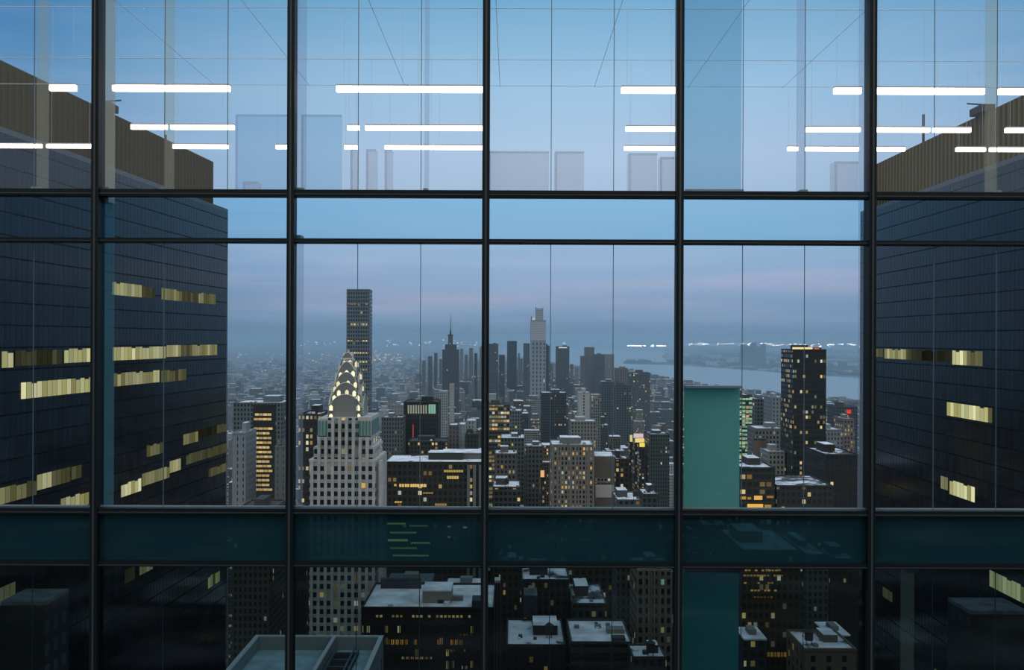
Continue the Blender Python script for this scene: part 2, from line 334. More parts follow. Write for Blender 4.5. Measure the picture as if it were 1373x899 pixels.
# ================================================================== ground, water
def flat(name, pts, z, m, label, kind='structure', cat=None):
    o = MB(); k = len(o.v); o.v = [(a, b, 0) for a, b in pts]; o.face(tuple(range(len(pts))))
    o = o.build(name, m, None, (0, 0, z)); return tag(o, label, cat, None, kind)
def ground_mat():
    m = bpy.data.materials.new('city_ground'); m.use_nodes = True; t = NT(m.node_tree)
    b = t.n('ShaderNodeBsdfPrincipled'); o = t.n('ShaderNodeOutputMaterial'); t.nt.links.new(b.outputs[0], o.inputs[0])
    g = t.n('ShaderNodeNewGeometry')
    nz = t.n('ShaderNodeTexNoise'); nz.inputs['Scale'].default_value = 0.006; nz.inputs['Detail'].default_value = 9; t.put(nz.inputs['Vector'], g.outputs['Position'])
    t.put(b.inputs['Base Color'], t.ramp(nz.outputs[0], [(0.4, (0.02, 0.024, 0.028)), (0.52, (0.05, 0.06, 0.065)), (0.62, (0.2, 0.23, 0.26)), (0.75, (0.35, 0.4, 0.45))])); b.inputs['Roughness'].default_value = 0.95
    return m
def gp(px, py): Y = F * CZ / (py - HY); return ((px - W_ / 2) / F * Y, Y)
flat('ground', [(-90000, -60000), (90000, -60000), (90000, 120000), (-90000, 120000)], 0, ground_mat(), 'dark snowy city ground')
def water_mat():
    m = bpy.data.materials.new('river_water'); m.use_nodes = True; t = NT(m.node_tree)
    b = t.n('ShaderNodeBsdfPrincipled'); o = t.n('ShaderNodeOutputMaterial'); t.nt.links.new(b.outputs[0], o.inputs[0])
    b.inputs['Base Color'].default_value = (0.30, 0.38, 0.44, 1); b.inputs['Roughness'].default_value = 0.38
    return m
near = [(640, 471), (690, 477), (722, 482), (735, 489), (770, 496), (800, 498), (842, 500), (880, 509), (906, 514), (960, 524), (1000, 529), (1060, 538), (1130, 541), (1190, 548), (1290, 560)]
far = [(1290, 525), (1160, 506), (1060, 500), (1000, 495), (950, 492), (905, 489), (890, 478), (960, 472), (905, 469.5), (830, 467.5), (760, 466), (728, 465.5), (640, 464)]
flat('river', [gp(*p) for p in near + far], 0.6, water_mat(), 'wide pale river and bay beyond the city', 'stuff', 'water')
isl = [(836, 487.5), (905, 489), (905, 486), (868, 485.5), (836, 485)]
o = MB().prism([gp(*p) for p in isl], 0, 8).build('island', mat('island_land', (0.03, 0.04, 0.04), 0.9), None, (0, 0, 0.7)); tag(o, 'low dark wooded island in the bay, left of the fifth mullion', 'island')
def tree_clump(m, x, y, r):
    m.cyl(x, y, r, 0, r * 0.6, n=7, r1=r * 0.7); m.cyl(x, y, r * 0.7, r * 0.6, r * 1.1, n=7, r1=r * 0.2)
m = MB()
for i in range(60):
    a, b = gp(RND.uniform(838, 872), RND.uniform(485.6, 487.6)); tree_clump(m, a, b, RND.uniform(18, 42))
tag(m.build('island_trees', mat('dark_foliage', (0.02, 0.035, 0.03), 0.95), None, (0, 0, 8.7)), 'dark trees on the island in the bay', 'trees', None, 'stuff')
# ================================================================== the two dark glass towers
def tower_material(name, base, line):
    m = bpy.data.materials.new(name); m.use_nodes = True; t = NT(m.node_tree)
    b = t.n('ShaderNodeBsdfPrincipled'); o = t.n('ShaderNodeOutputMaterial'); t.nt.links.new(b.outputs[0], o.inputs[0])
    g = t.n('ShaderNodeNewGeometry'); p = t.n('ShaderNodeSeparateXYZ'); t.put(p.inputs[0], g.outputs['Position'])
    v = t.m('FRACT', t.m('DIVIDE', p.outputs[2], 4.0)); u = t.m('FRACT', t.m('DIVIDE', p.outputs[1], 1.9))
    l1 = t.m('LESS_THAN', v, 0.07); l2 = t.m('LESS_THAN', u, 0.13)
    ln = t.m('MAXIMUM', l1, t.m('MULTIPLY', l2, 0.6))
    cv = t.n('ShaderNodeCombineXYZ'); t.put(cv.inputs[0], t.m('FLOOR', t.m('DIVIDE', p.outputs[1], 1.9))); t.put(cv.inputs[1], t.m('FLOOR', t.m('DIVIDE', p.outputs[2], 4.0)))
    wn = t.n('ShaderNodeTexWhiteNoise', noise_dimensions='3D'); t.put(wn.inputs[0], cv.outputs[0])
    pane = t.mix(wn.outputs[0], (*[c * 0.6 for c in base], 1), (*[c * 1.5 for c in base], 1))
    t.put(b.inputs['Base Color'], t.mix(ln, pane, (*line, 1)))
    t.put(b.inputs['Roughness'], t.m('MULTIPLY_ADD', ln, 0.4, 0.10)); t.put(b.inputs['Specular IOR Level'], t.m('MULTIPLY_ADD', ln, -0.15, 0.20)); b.inputs['Specular Tint'].default_value = (0.45, 0.75, 1.0, 1)
    return m
TGL = tower_material('dark_tower_glass', (0.006, 0.012, 0.018), (0.003, 0.005, 0.007))
def lit_mat():
    m = bpy.data.materials.new('lit_office_window'); m.use_nodes = True; t = NT(m.node_tree)
    b = t.n('ShaderNodeEmission'); o = t.n('ShaderNodeOutputMaterial'); t.nt.links.new(b.outputs[0], o.inputs[0])
    ac = t.n('ShaderNodeAttribute', attribute_name='wcol'); t.put(b.inputs[0], ac.outputs['Color']); t.put(b.inputs[1], ac.outputs['Alpha'])
    try: m.cycles.emission_sampling = 'NONE'
    except Exception: pass
    return m
LITM = lit_mat()
K = 0.0021; YE = 300.0
def wallY(px, side):
    e = 305 if side < 0 else 1153
    return YE / (1 + K * (e - px) * (1 if side < 0 else -1))
def side_tower(side, label, strips):
    e = 305 if side < 0 else 1153
    def wp(px): Y = wallY(px, side); return ((px - W_ / 2) / F * Y, Y)
    far_, near_ = wp(e), wp(e + side * 560)
    r = thing('glass_tower', label, 'tower', (far_[0] + side * 30, (far_[1] + near_[1]) / 2, 0)); L = Vector(r.location)
    def loc(p): return (p[0] - L.x, p[1] - L.y)
    back = 70 * side
    def fp(inset):
        d = Vector((near_[0] - far_[0], near_[1] - far_[1])).normalized()
        f = (far_[0] + side * inset + d.x * inset * 1.5, far_[1] + d.y * inset * 1.5); n = (near_[0] + side * inset, near_[1] + 2)
        return [loc(f), loc(n), loc((n[0] + back - side * inset * 2, n[1])), loc((f[0] + back - side * inset * 2, f[1]))]
    ztop = CZ + 36
    MB().prism(fp(0), 0, ztop).build('glass_shaft', [TGL], r)
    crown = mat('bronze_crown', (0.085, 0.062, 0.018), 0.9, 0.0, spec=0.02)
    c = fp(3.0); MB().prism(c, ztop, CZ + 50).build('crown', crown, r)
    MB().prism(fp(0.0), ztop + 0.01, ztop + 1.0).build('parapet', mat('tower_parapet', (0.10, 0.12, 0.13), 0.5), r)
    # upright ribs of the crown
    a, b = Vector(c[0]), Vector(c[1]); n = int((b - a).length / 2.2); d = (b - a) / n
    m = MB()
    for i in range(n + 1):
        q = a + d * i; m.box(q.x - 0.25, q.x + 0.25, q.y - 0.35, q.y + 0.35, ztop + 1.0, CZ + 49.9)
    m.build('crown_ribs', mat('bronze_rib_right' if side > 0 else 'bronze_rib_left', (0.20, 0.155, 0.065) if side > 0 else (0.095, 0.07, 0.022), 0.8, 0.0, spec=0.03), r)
    # roof davit and mast
    qx = a + (b - a) * 0.42
    MB().box(qx.x - 1.5, qx.x + 1.5, qx.y - 3, qx.y + 3, CZ + 50, CZ + 51.6).bar((qx.x, qx.y - 2, CZ + 51.6), (qx.x - side * 2, qx.y + 3, CZ + 53.0), 0.2).build('roof_crane', TAR, r)
    qx = a + (b - a) * 0.18
    MB().bar((qx.x + side * 2, qx.y, CZ + 50), (qx.x + side * 2, qx.y, CZ + (58 if side > 0 else 52)), 0.35).build('mast', TAR, r)
    for (pa, pb, py, pref, hgt, br) in strips:
        Yr = wallY(pref, side); z1 = CZ - (py - HY) / F * Yr; z0 = z1 - hgt
        A, B = Vector(wp(pa)), Vector(wp(pb)); n = max(1, int((B - A).length / 1.9 + 0.5)); d = (B - A) / n
        nrm = Vector((-side, 0)); m = MB()
        run = 1.0
        for i in range(n):
            if RND.random() < 0.25: run = RND.choice((0.25, 0.6, 0.8, 1.0, 1.0))
            s_ = br * run * RND.uniform(0.65, 1.15)
            p = A + d * (i + 0.06); q = A + d * (i + 0.94)
            m.col = (*lin(*RND.choice([(214, 206, 148), (200, 198, 140), (232, 224, 172), (190, 180, 118)])), s_)
            k = len(m.v); zt_ = z1 if RND.random() < 0.8 else z1 - 0.3
            for (w_, zz) in ((p, z0), (q, z0), (q, zt_), (p, zt_)):
                m.v.append((w_.x - L.x + nrm.x * 0.06, w_.y - L.y, zz))
            m.face((k, k + 1, k + 2, k + 3))
            for (w_, zz) in ((p, z0), (q, z0), (q, zt_), (p, zt_)): m.v.append((w_.x - L.x + nrm.x * 0.01, w_.y - L.y, zz))
            for i2 in range(4): j2 = (i2 + 1) % 4; m.face((k + i2, k + j2, k + 4 + j2, k + 4 + i2))
        m.build('lit_windows', LITM, r)
    return r
side_tower(-1, 'huge dark glass tower filling the left side of the view, with a brown crown',
    [(2, 18, 474, 10, 2.9, .8), (20, 83, 473, 20, 2.8, .07), (86, 127, 470, 100, 2.8, .85), (151, 222, 468, 151, 2.9, .75), (223, 291, 465, 223, 2.9, .5),
     (28, 125, 516, 28, 3.0, .85), (152, 214, 503, 152, 2.9, .6), (216, 250, 499, 216, 2.9, .15), (150, 190, 380, 150, 2.8, .55), (191, 208, 386, 191, 2.6, .1), (216, 289, 388, 216, 2.8, .4),
     (0, 50, 658, 0, 2.9, .30), (50, 95, 640, 50, 2.9, .55), (96, 110, 628, 100, 2.6, .1), (82, 120, 672, 82, 2.8, .5), (163, 190, 652, 163, 2.9, .75), (191, 228, 638, 191, 2.9, .32), (228, 243, 621, 228, 2.9, .65), (250, 305, 612, 250, 2.6, .16),
     (197, 219, 600, 197, 2.7, .22), (246, 266, 585, 246, 2.7, .4), (267, 304, 578, 267, 2.3, .1), (280, 304, 631, 280, 2.3, .12), (-10, 22, 790, 5, 3.2, .45), (168, 182, 768, 168, 3.0, .35), (188, 206, 757, 188, 3.0, .5), (280, 296, 776, 280, 3.2, .7)])
side_tower(1, 'huge dark glass tower filling the right side of the view, with a ribbed bronze crown',
    [(1172, 1184, 466, 1172, 2.2, .15), (1186, 1223, 466, 1186, 2.6, .5), (1224, 1276, 467, 1224, 2.6, .05), (1277, 1318, 468, 1277, 3.2, .95), (1270, 1331, 537, 1270, 3.1, 1.0), (1262, 1272, 636, 1262, 2.9, .25), (1274, 1308, 641, 1274, 3.3, .9),
     (1328, 1390, 762, 1328, 3.4, .9), (1185, 1198, 785, 1185, 2.6, .2), (1255, 1262, 895, 1255, 2.6, .5)])
# ================================================================== city buildings
used = []; hand = []
GREY = (0.19, 0.20, 0.205); STONE = (0.34, 0.32, 0.29); BROWN = (0.055, 0.040, 0.03); DARK = (0.03, 0.036, 0.042); BLUE = (0.10, 0.14, 0.17); PALE = (0.42, 0.44, 0.46); BRICK = (0.15, 0.085, 0.06)
def place(x0, x1, yt, Y, dep, side_ok=True):
    a, z = PX(x0, yt, Y); b, _ = PX(x1, yt, Y); 
    for q in used:
        if a < q[1] - 4 and b > q[0] + 4 and Y < q[3] - 4 and Y + dep > q[2] + 4: print('OVER', x0, x1, yt, Y, 'with', [round(v) for v in q], [round(v) for v in (a, b, Y, Y + dep)])
    used.append((a - 2, b + 2, Y - 2, Y + dep + 2)); hand.append((Y, x0, x1, yt)); return a, b, z
def bld(name, label, x0, x1, yt, Y, dep, c, lit=0.12, cw=3.2, ch=3.7, fill=0.5, roof='mix', cat='building', steps=(), tanks=0, bulk=True, group=None, parapet=True):
    """box building; x0..x1 picture span of its front face, yt picture row of its front roof edge"""
    a, b, z = place(x0, x1, yt, Y, dep); cx_ = (a + b) / 2; w = (b - a) / 2
    r = thing(name, label, cat, (cx_, Y, 0), group)
    rm = {'mix': ROOF, 'snow': SNOW, 'tar': TAR}[roof]
    m = MB().style(c, lit, cw, ch, fill); m.box(-w, w, 0, dep, 0, z, 0, 0)
    m.build('body', [WALL], r)
    q = MB().style(c, 0); q.grid = (0.3, 0.3, 0.5, RND.uniform(0.4, 1.0)); q.box(-w + 0.5, w - 0.5, 0.5, dep - 0.5, z + 0.01, z + 0.3); q.build('roof_snow' if roof == 'snow' else 'roof_surface', rm, r)
    if parapet:
        p = MB().style(c, 0, fill=0); h = 1.1
        p.box(-w, w, -0.3, 0.5, z + 0.01, z + h); p.box(-w, w, dep - 0.5, dep, z + 0.01, z + h); p.box(-w, -w + 0.5, 0.5, dep - 0.5, z + 0.01, z + h); p.box(w - 0.5, w, 0.5, dep - 0.5, z + 0.01, z + h)
        p.build('parapet', [WALL], r)
    for (sa, sb, d0, d1, h) in steps:     # setbacks: fractions of width and depth, height
        s_ = MB().style(c, lit, cw, ch, fill); s_.box(-w + 2 * w * sa, -w + 2 * w * sb, dep * d0, dep * d1, z + 0.3, z + h); s_.build('upper_tier', [WALL], r)
        q = MB().style(c, 0); q.grid = (0.3, 0.3, 0.5, 0.8); q.box(-w + 2 * w * sa + 0.3, -w + 2 * w * sb - 0.3, dep * d0 + 0.3, dep * d1 - 0.3, z + h + 0.01, z + h + 0.25); q.build('roof_surface', rm, r)
    if bulk and not steps:
        bw = w * RND.uniform(0.25, 0.45); bx = RND.uniform(-w * 0.4, w * 0.4); bh = RND.uniform(3, 6)
        s_ = MB().style(tuple(v * 0.9 for v in c), 0, fill=0); s_.box(bx - bw, bx + bw, dep * 0.4, dep * 0.8, z + 0.3, z + bh, 0, 1); s_.build('roof_bulkhead', [WALL, SNOW if roof != 'tar' else TAR], r)
    if Y < 1000 and w > 5:
        for i in range(4):
            tx = RND.uniform(-w * .85, w * .75); ty = RND.uniform(1.5, dep - 4); ss = RND.uniform(1.0, 2.2)
            MB().box(tx, tx + ss, ty, ty + ss * 1.3, z + .31, z + .31 + ss * .6).build('roof_unit', RND.choice((TAR, mat('duct_metal', (.2, .2, .19), .5), SNOW)), r)
    for i in range(tanks):
        tx = RND.uniform(-w * 0.7, w * 0.7); ty = dep * RND.uniform(0.1, 0.35)
        MB().cyl(tx, ty, 1.7, z + 2.4, z + 5.6).cyl(tx, ty, 1.9, z + 5.6, z + 7, r1=0.1).bar((tx - 1, ty, z + 0.3), (tx - 1, ty, z + 2.4), 0.15).bar((tx + 1, ty, z + 0.3), (tx + 1, ty, z + 2.4), 0.15).build('water_tank', mat('tank_wood', (0.05, 0.045, 0.04), 0.9), r)
    r['w'] = w; r['z'] = z; r['d'] = dep
    return r
def part(r, name, m, build): o = build(MB()).build(name, m, r); return o
def litbox(r, name, px0, px1, py0, py1, Yf, c, s, proud=0.25):
    """glowing patch on a front face"""
    a, z1 = PX(px0, py0, Yf - proud); b, z0 = PX(px1, py1, Yf - proud); m = MB(); m.col = (*lin(*c), s)
    yo = Yf - r.location.y; m.box(a - r.location.x, b - r.location.x, yo - proud, yo - 0.01, z0, z1); return m.build(name, LITM, r)
# ---------------- the arched crown skyscraper
def arch_tower():
    Y = 440.0; u = Y / F
    def X(px): return (px - W_ / 2) * u
    def Z(py): return CZ - (py - HY) * u
    cx_ = X(460.3); used.append((X(413), X(506), Y - 3, Y + 36)); hand.append((Y, 415, 515, 600)); hand.append((Y, 438, 496, 490))
    r = thing('arched_crown_skyscraper', 'pale stone skyscraper with a lit, rounded crown of nested arches', 'skyscraper', (cx_, Y + 16, 0))
    Yc = 16.0
    stone = (0.46, 0.46, 0.44); pier = mat('pale_stone', (0.56, 0.56, 0.54), 0.85, noise=0.2, nscale=0.3)
    def tier(name, x0, x1, zt, zb, y0, y1, cw=2.9, lit=0.16, fill=0.56):
        m = MB().style(stone, lit, cw, 3.55, fill, 0.0); m.box(X(x0) - cx_, X(x1) - cx_, y0 - Yc, y1 - Yc, zb, zt, 0, 1); return m.build(name, [WALL, SNOW], r)
    tier('lower_shaft', 415.5, 505, Z(619), 0, 0, 33)
    tier('middle_shaft', 420.5, 501, Z(603), Z(619), 1.3, 31)
    tier('upper_shaft', 424.5, 497, Z(588), Z(603), 2.2, 29.5)
    # shoulders with tall teal windows
    for nm, a, b in (('left', 425, 438.5), ('right', 479.5, 497)):
        m = MB().style(stone, 0, fill=0); m.box(X(a) - cx_, X(b) - cx_, 2.6 - Yc, 29 - Yc, Z(588), Z(563 if nm == 'left' else 561)); m.build('shoulder', [pier], r)
        m = MB(); 
        n = 3 if nm == 'left' else 4; wd_ = X(b) - X(a)
        for i in range(n):
            xx = X(a) - cx_ + wd_ * (i + 0.2) / n; m.box(xx, xx + wd_ / n * 0.62, 2.35 - Yc, 2.6 - Yc, Z(587), Z(566))
        m.build('teal_shoulder_glazing', mat('teal_glazing', (0.12, 0.30, 0.29), 0.2), r)
    m = MB()
    for i in range(5):
        yy = 4 - Yc + i * 5; m.box(X(497) - cx_, X(497) - cx_ + 0.25, yy, yy + 3, Z(587), Z(566))
    m.build('teal_shoulder_glazing', mat('teal_glazing'), r)
    # shaft under the crown
    m = MB().style(stone, 0.1, 2.9, 3.55, 0.56, 0.0); m.box(X(438.5) - cx_, X(480) - cx_, 1.6 - Yc, 28 - Yc, Z(603), Z(562), 0, 0); m.build('crown_base', [WALL], r)
    # vertical piers on the front face and right flank
    k0 = int(math.ceil((X(415.5)) / 2.9))
    for k in range(k0, int(X(505.5) / 2.9) + 1):
        xx = k * 2.9; px = xx / u + W_ / 2
        zt = Z(619) if px < 420.5 or px > 501 else (Z(603) if px < 424.5 or px > 497 else (Z(588) if px < 438 or px > 480 else Z(562)))
        y0 = -0.5 + (0 if zt == Z(619) else 0)
        MB().box(xx - cx_ - 0.62, xx - cx_ + 0.62, y0 - Yc, 3.0 - Yc, 0, zt).build('pier', pier, r)
    for k in range(int((Y + 1) / 2.9) + 1, int((Y + 33) / 2.9) + 1):
        yy = k * 2.9 - Y; MB().box(X(505) - cx_, X(505) - cx_ + 0.5, yy - Yc - 0.62, yy - Yc + 0.62, 0, Z(619)).build('pier', pier, r)
    for zz, a, b, e in ((Z(619), 415, 505.6, 33.4), (Z(603), 420, 501.6, 31.4), (Z(588), 424, 497.6, 29.9)):
        MB().box(X(a) - cx_, X(b) - cx_, -0.2 - Yc + (33.4 - e) * 0.8, e - Yc, zz - 0.7, zz + 0.5).build('cornice', pier, r)
    # crown: nested arches on four faces, lower arches stand further out
    cz = Z(562); met = mat('steel_crown', (0.36, 0.37, 0.35), 0.42, 0.55)
    hw = [5.2, 6.0, 6.6, 7.1, 7.4]; top = [Z(474), Z(487), Z(501), Z(515), Z(531)]; ex = [2.2, 3.9, 5.3, 6.5, 7.5]
    m = MB(); 
    for k in range(5):
        for ax in 'yx': m.arch(hw[k], top[k], cz, top[k] - cz - (2 if k == 0 else 1), -ex[k], ex[k], ax, 0, -16 + 1.7 + 12.6 - 0.5, 0)
    m.build('nested_arches', met, r)
    cyy = -16 + 1.7 + 12.1
    # thin rim mouldings along each arch
    rim = mat('steel_rim', (0.62, 0.62, 0.58), 0.3, 0.7)
    for k in range(5):
        m = MB(); n = 18; hh = top[k] - cz - (2 if k == 0 else 1)
        pts = [(-hw[k] * math.cos(math.pi * i / n), top[k] - hh + hh * math.sin(math.pi * i / n)) for i in range(n + 1)]
        for (a, b), (c, d) in zip(pts[:-1], pts[1:]):
            m.bar((a, cyy - ex[k] - 0.05, b), (c, cyy - ex[k] - 0.05, d), 0.16, n=4); m.bar((ex[k] + 0.05, cyy + a, b), (ex[k] + 0.05, cyy + c, d), 0.16, n=4)
        m.build('arch_rim', rim, r)
    MB().cyl(0, cyy, 0.9, top[0] - 0.5, top[0] + 1.2, r1=0.4, n=8).build('finial', met, r)
    wins = [(456, 489, 1), (464, 488, 1), (473, 490, 1), (452, 505, 1.3), (460.3, 502, 1.4), (469, 503, 1.4), (478, 507, .9), (449.5, 517, 1), (463, 516, 1.2), (473, 518, 1.2), (445, 524, .9), (480.7, 523, .9),
            (451, 529, 1.3), (462, 528.5, 1.0), (472, 529.5, 1.3), (444.8, 536, 1.4), (477, 536, 1.3), (441, 549, 1.3), (478, 549, 1.3), (441, 561, 1.4), (478.5, 561, 1.5)]
    for (px, py, s) in wins:
        k = 0
        for q in range(5):
            xx = abs(X(px) - cx_)
            if xx < hw[q]:
                hh = top[q] - cz - (2 if q == 0 else 1)
                if Z(py) + 1 < top[q] - hh + hh * math.sqrt(max(0, 1 - (xx / hw[q]) ** 2)): k = q
        yf = cyy - ex[k]; xx = X(px) - cx_; zz = Z(py); m = MB()
        fr = MB(); fr.box(xx - 1.0, xx + 1.0, yf - 0.5, yf + 2.0, zz - 1.5, zz + 1.35); fr.build('window_hood', met, r)
        m.col = (*lin(255, 238, 196), s * 0.95)
        kk = len(m.v); pr = [(-0.75, -1.3), (0.75, -1.3), (0.75, 0.5), (0.0, 1.2), (-0.75, 0.5)]
        m.v += [(xx + a, yf - 0.62, zz + b) for a, b in pr] + [(xx + a, yf - 0.5, zz + b) for a, b in pr]
        m.face((kk, kk + 1, kk + 2, kk + 3, kk + 4)); m.face((kk + 9, kk + 8, kk + 7, kk + 6, kk + 5))
        for i in range(5): j = (i + 1) % 5; m.face((kk + i, kk + j, kk + 5 + j, kk + 5 + i))
        m.build('crown_window', LITM, r)
    for (dy, py) in [(-5, 505), (0, 500), (-6, 520), (0, 517), (6, 521), (-7, 537), (7, 540), (-7, 553), (7, 553)]:
        zz = Z(py); k = 4 if py > 533 else (3 if py > 516 else 2); xf = ex[k]; m = MB(); m.col = (*lin(225, 215, 175), 0.28)
        m.box(xf + 0.02, xf + 0.2, cyy + dy - 0.6, cyy + dy + 0.6, zz - 1.1, zz + 1.1); m.build('crown_window', LITM, r)
arch_tower()
# ---------------- named towers
def slim_tower():
    r = bld('slender_tower', 'tall slender pale blue tower rising behind the arched crown', 464.5, 495, 390, 1250, 26, (0.13, 0.17, 0.20), 0.02, 3.0, 4.6, 0.6, 'tar', 'tower', bulk=False)
    for (py, s, h) in ((408, .35, 1.5), (434.5, .8, 3), (457, .7, 2), (473, .9, 2.5), (485, .7, 2.5), (496, .4, 2)):  # tallest row stands in for a reflected glow line, drawn as windows
        for i in range(7):
            if RND.random() < 0.85: litbox(r, 'lit_window', 466 + i * 4, 468.6 + i * 4, py, py + h, 1250, (255, 225, 165), s * RND.uniform(0.4, 1))
    for a, b in ((392, 407), (409, 434), (438, 456)):
        pass
slim_tower()
def spire_tower():
    Y = 2600; r = bld('spired_skyscraper', 'dark stepped skyscraper with a needle spire on the skyline', 593, 615, 470, Y, 40, (0.07, 0.085, 0.10), 0.03, 4, 5, 0.4, 'tar', 'skyscraper', bulk=False)
    u = Y / F; z = r['z']
    MB().style((0.07, 0.085, 0.1), 0.05).box(-14, 14, 8, 32, z, z + 14).build('upper_tier', [WALL], r)
    MB().style((0.10, 0.11, 0.12), 0.3, 4, 5).box(-6.5, 4.5, 12, 24, z + 14, z + 36).build('crown', [WALL], r)
    MB().box(-8, 6, 11, 25, z + 36, z + 38.5).build('crown_ledge', TAR, r)
    MB().cyl(-1, 18, 3.0, z + 38.5, z + 52, r1=1.4, n=8).cyl(-1, 18, 1.1, z + 52, z + 92, r1=0.3, n=6).build('spire', TAR, r)
spire_tower()
def notched_tower():
    Y = 2300; r = bld('notched_glass_tower', 'pale glass supertall with a notched, stepped top', 711.5, 732, 430, Y, 36, (0.26, 0.33, 0.38), 0.02, 8, 9, 0.3, 'tar', 'tower', bulk=False)
    u = Y / F; z = r['z']; L = r.location.x
    a = (718 - W_ / 2) * u - L; b = (728.5 - W_ / 2) * u - L
    MB().style((0.40, 0.44, 0.50), 0.0, 3, 5, 0.3).box(a, b, 8, 28, z, z + 27).build('upper_tier', [WALL], r)
    MB().box(a, a + 1.2, 8, 28, z + 27, z + 30).box(b - 1.2, b, 8, 28, z + 27, z + 29).build('fins', TAR, r)
    MB().box(-16, -14.5, 2, 30, z + 0.3, z + 9).build('fins', TAR, r)
    litbox(r, 'lit_window', 713.5, 718.5, 426, 430, Y, (235, 225, 235), .8, -6) if False else None
    m = MB(); m.col = (*lin(225, 225, 240), .6); m.box(-14, a - 0.5, 6, 7, z + 1, z + 6).build('lit_sign_band', LITM, r)
    MB().style((0.48, 0.52, 0.58), 0, 3, 5, 0.3).box(-r['w'] + 0.5, r['w'] - 0.5, -0.6, -0.05, z - 45, z - 2).build('pale_upper_glazing', [WALL], r)
    bld('tower_annex', 'lower blue block at the foot of the notched supertall', 729, 737, 464, Y + 60, 40, (0.10, 0.13, 0.16), 0.02, 4, 5, 0.5, 'tar', 'building')
notched_tower()
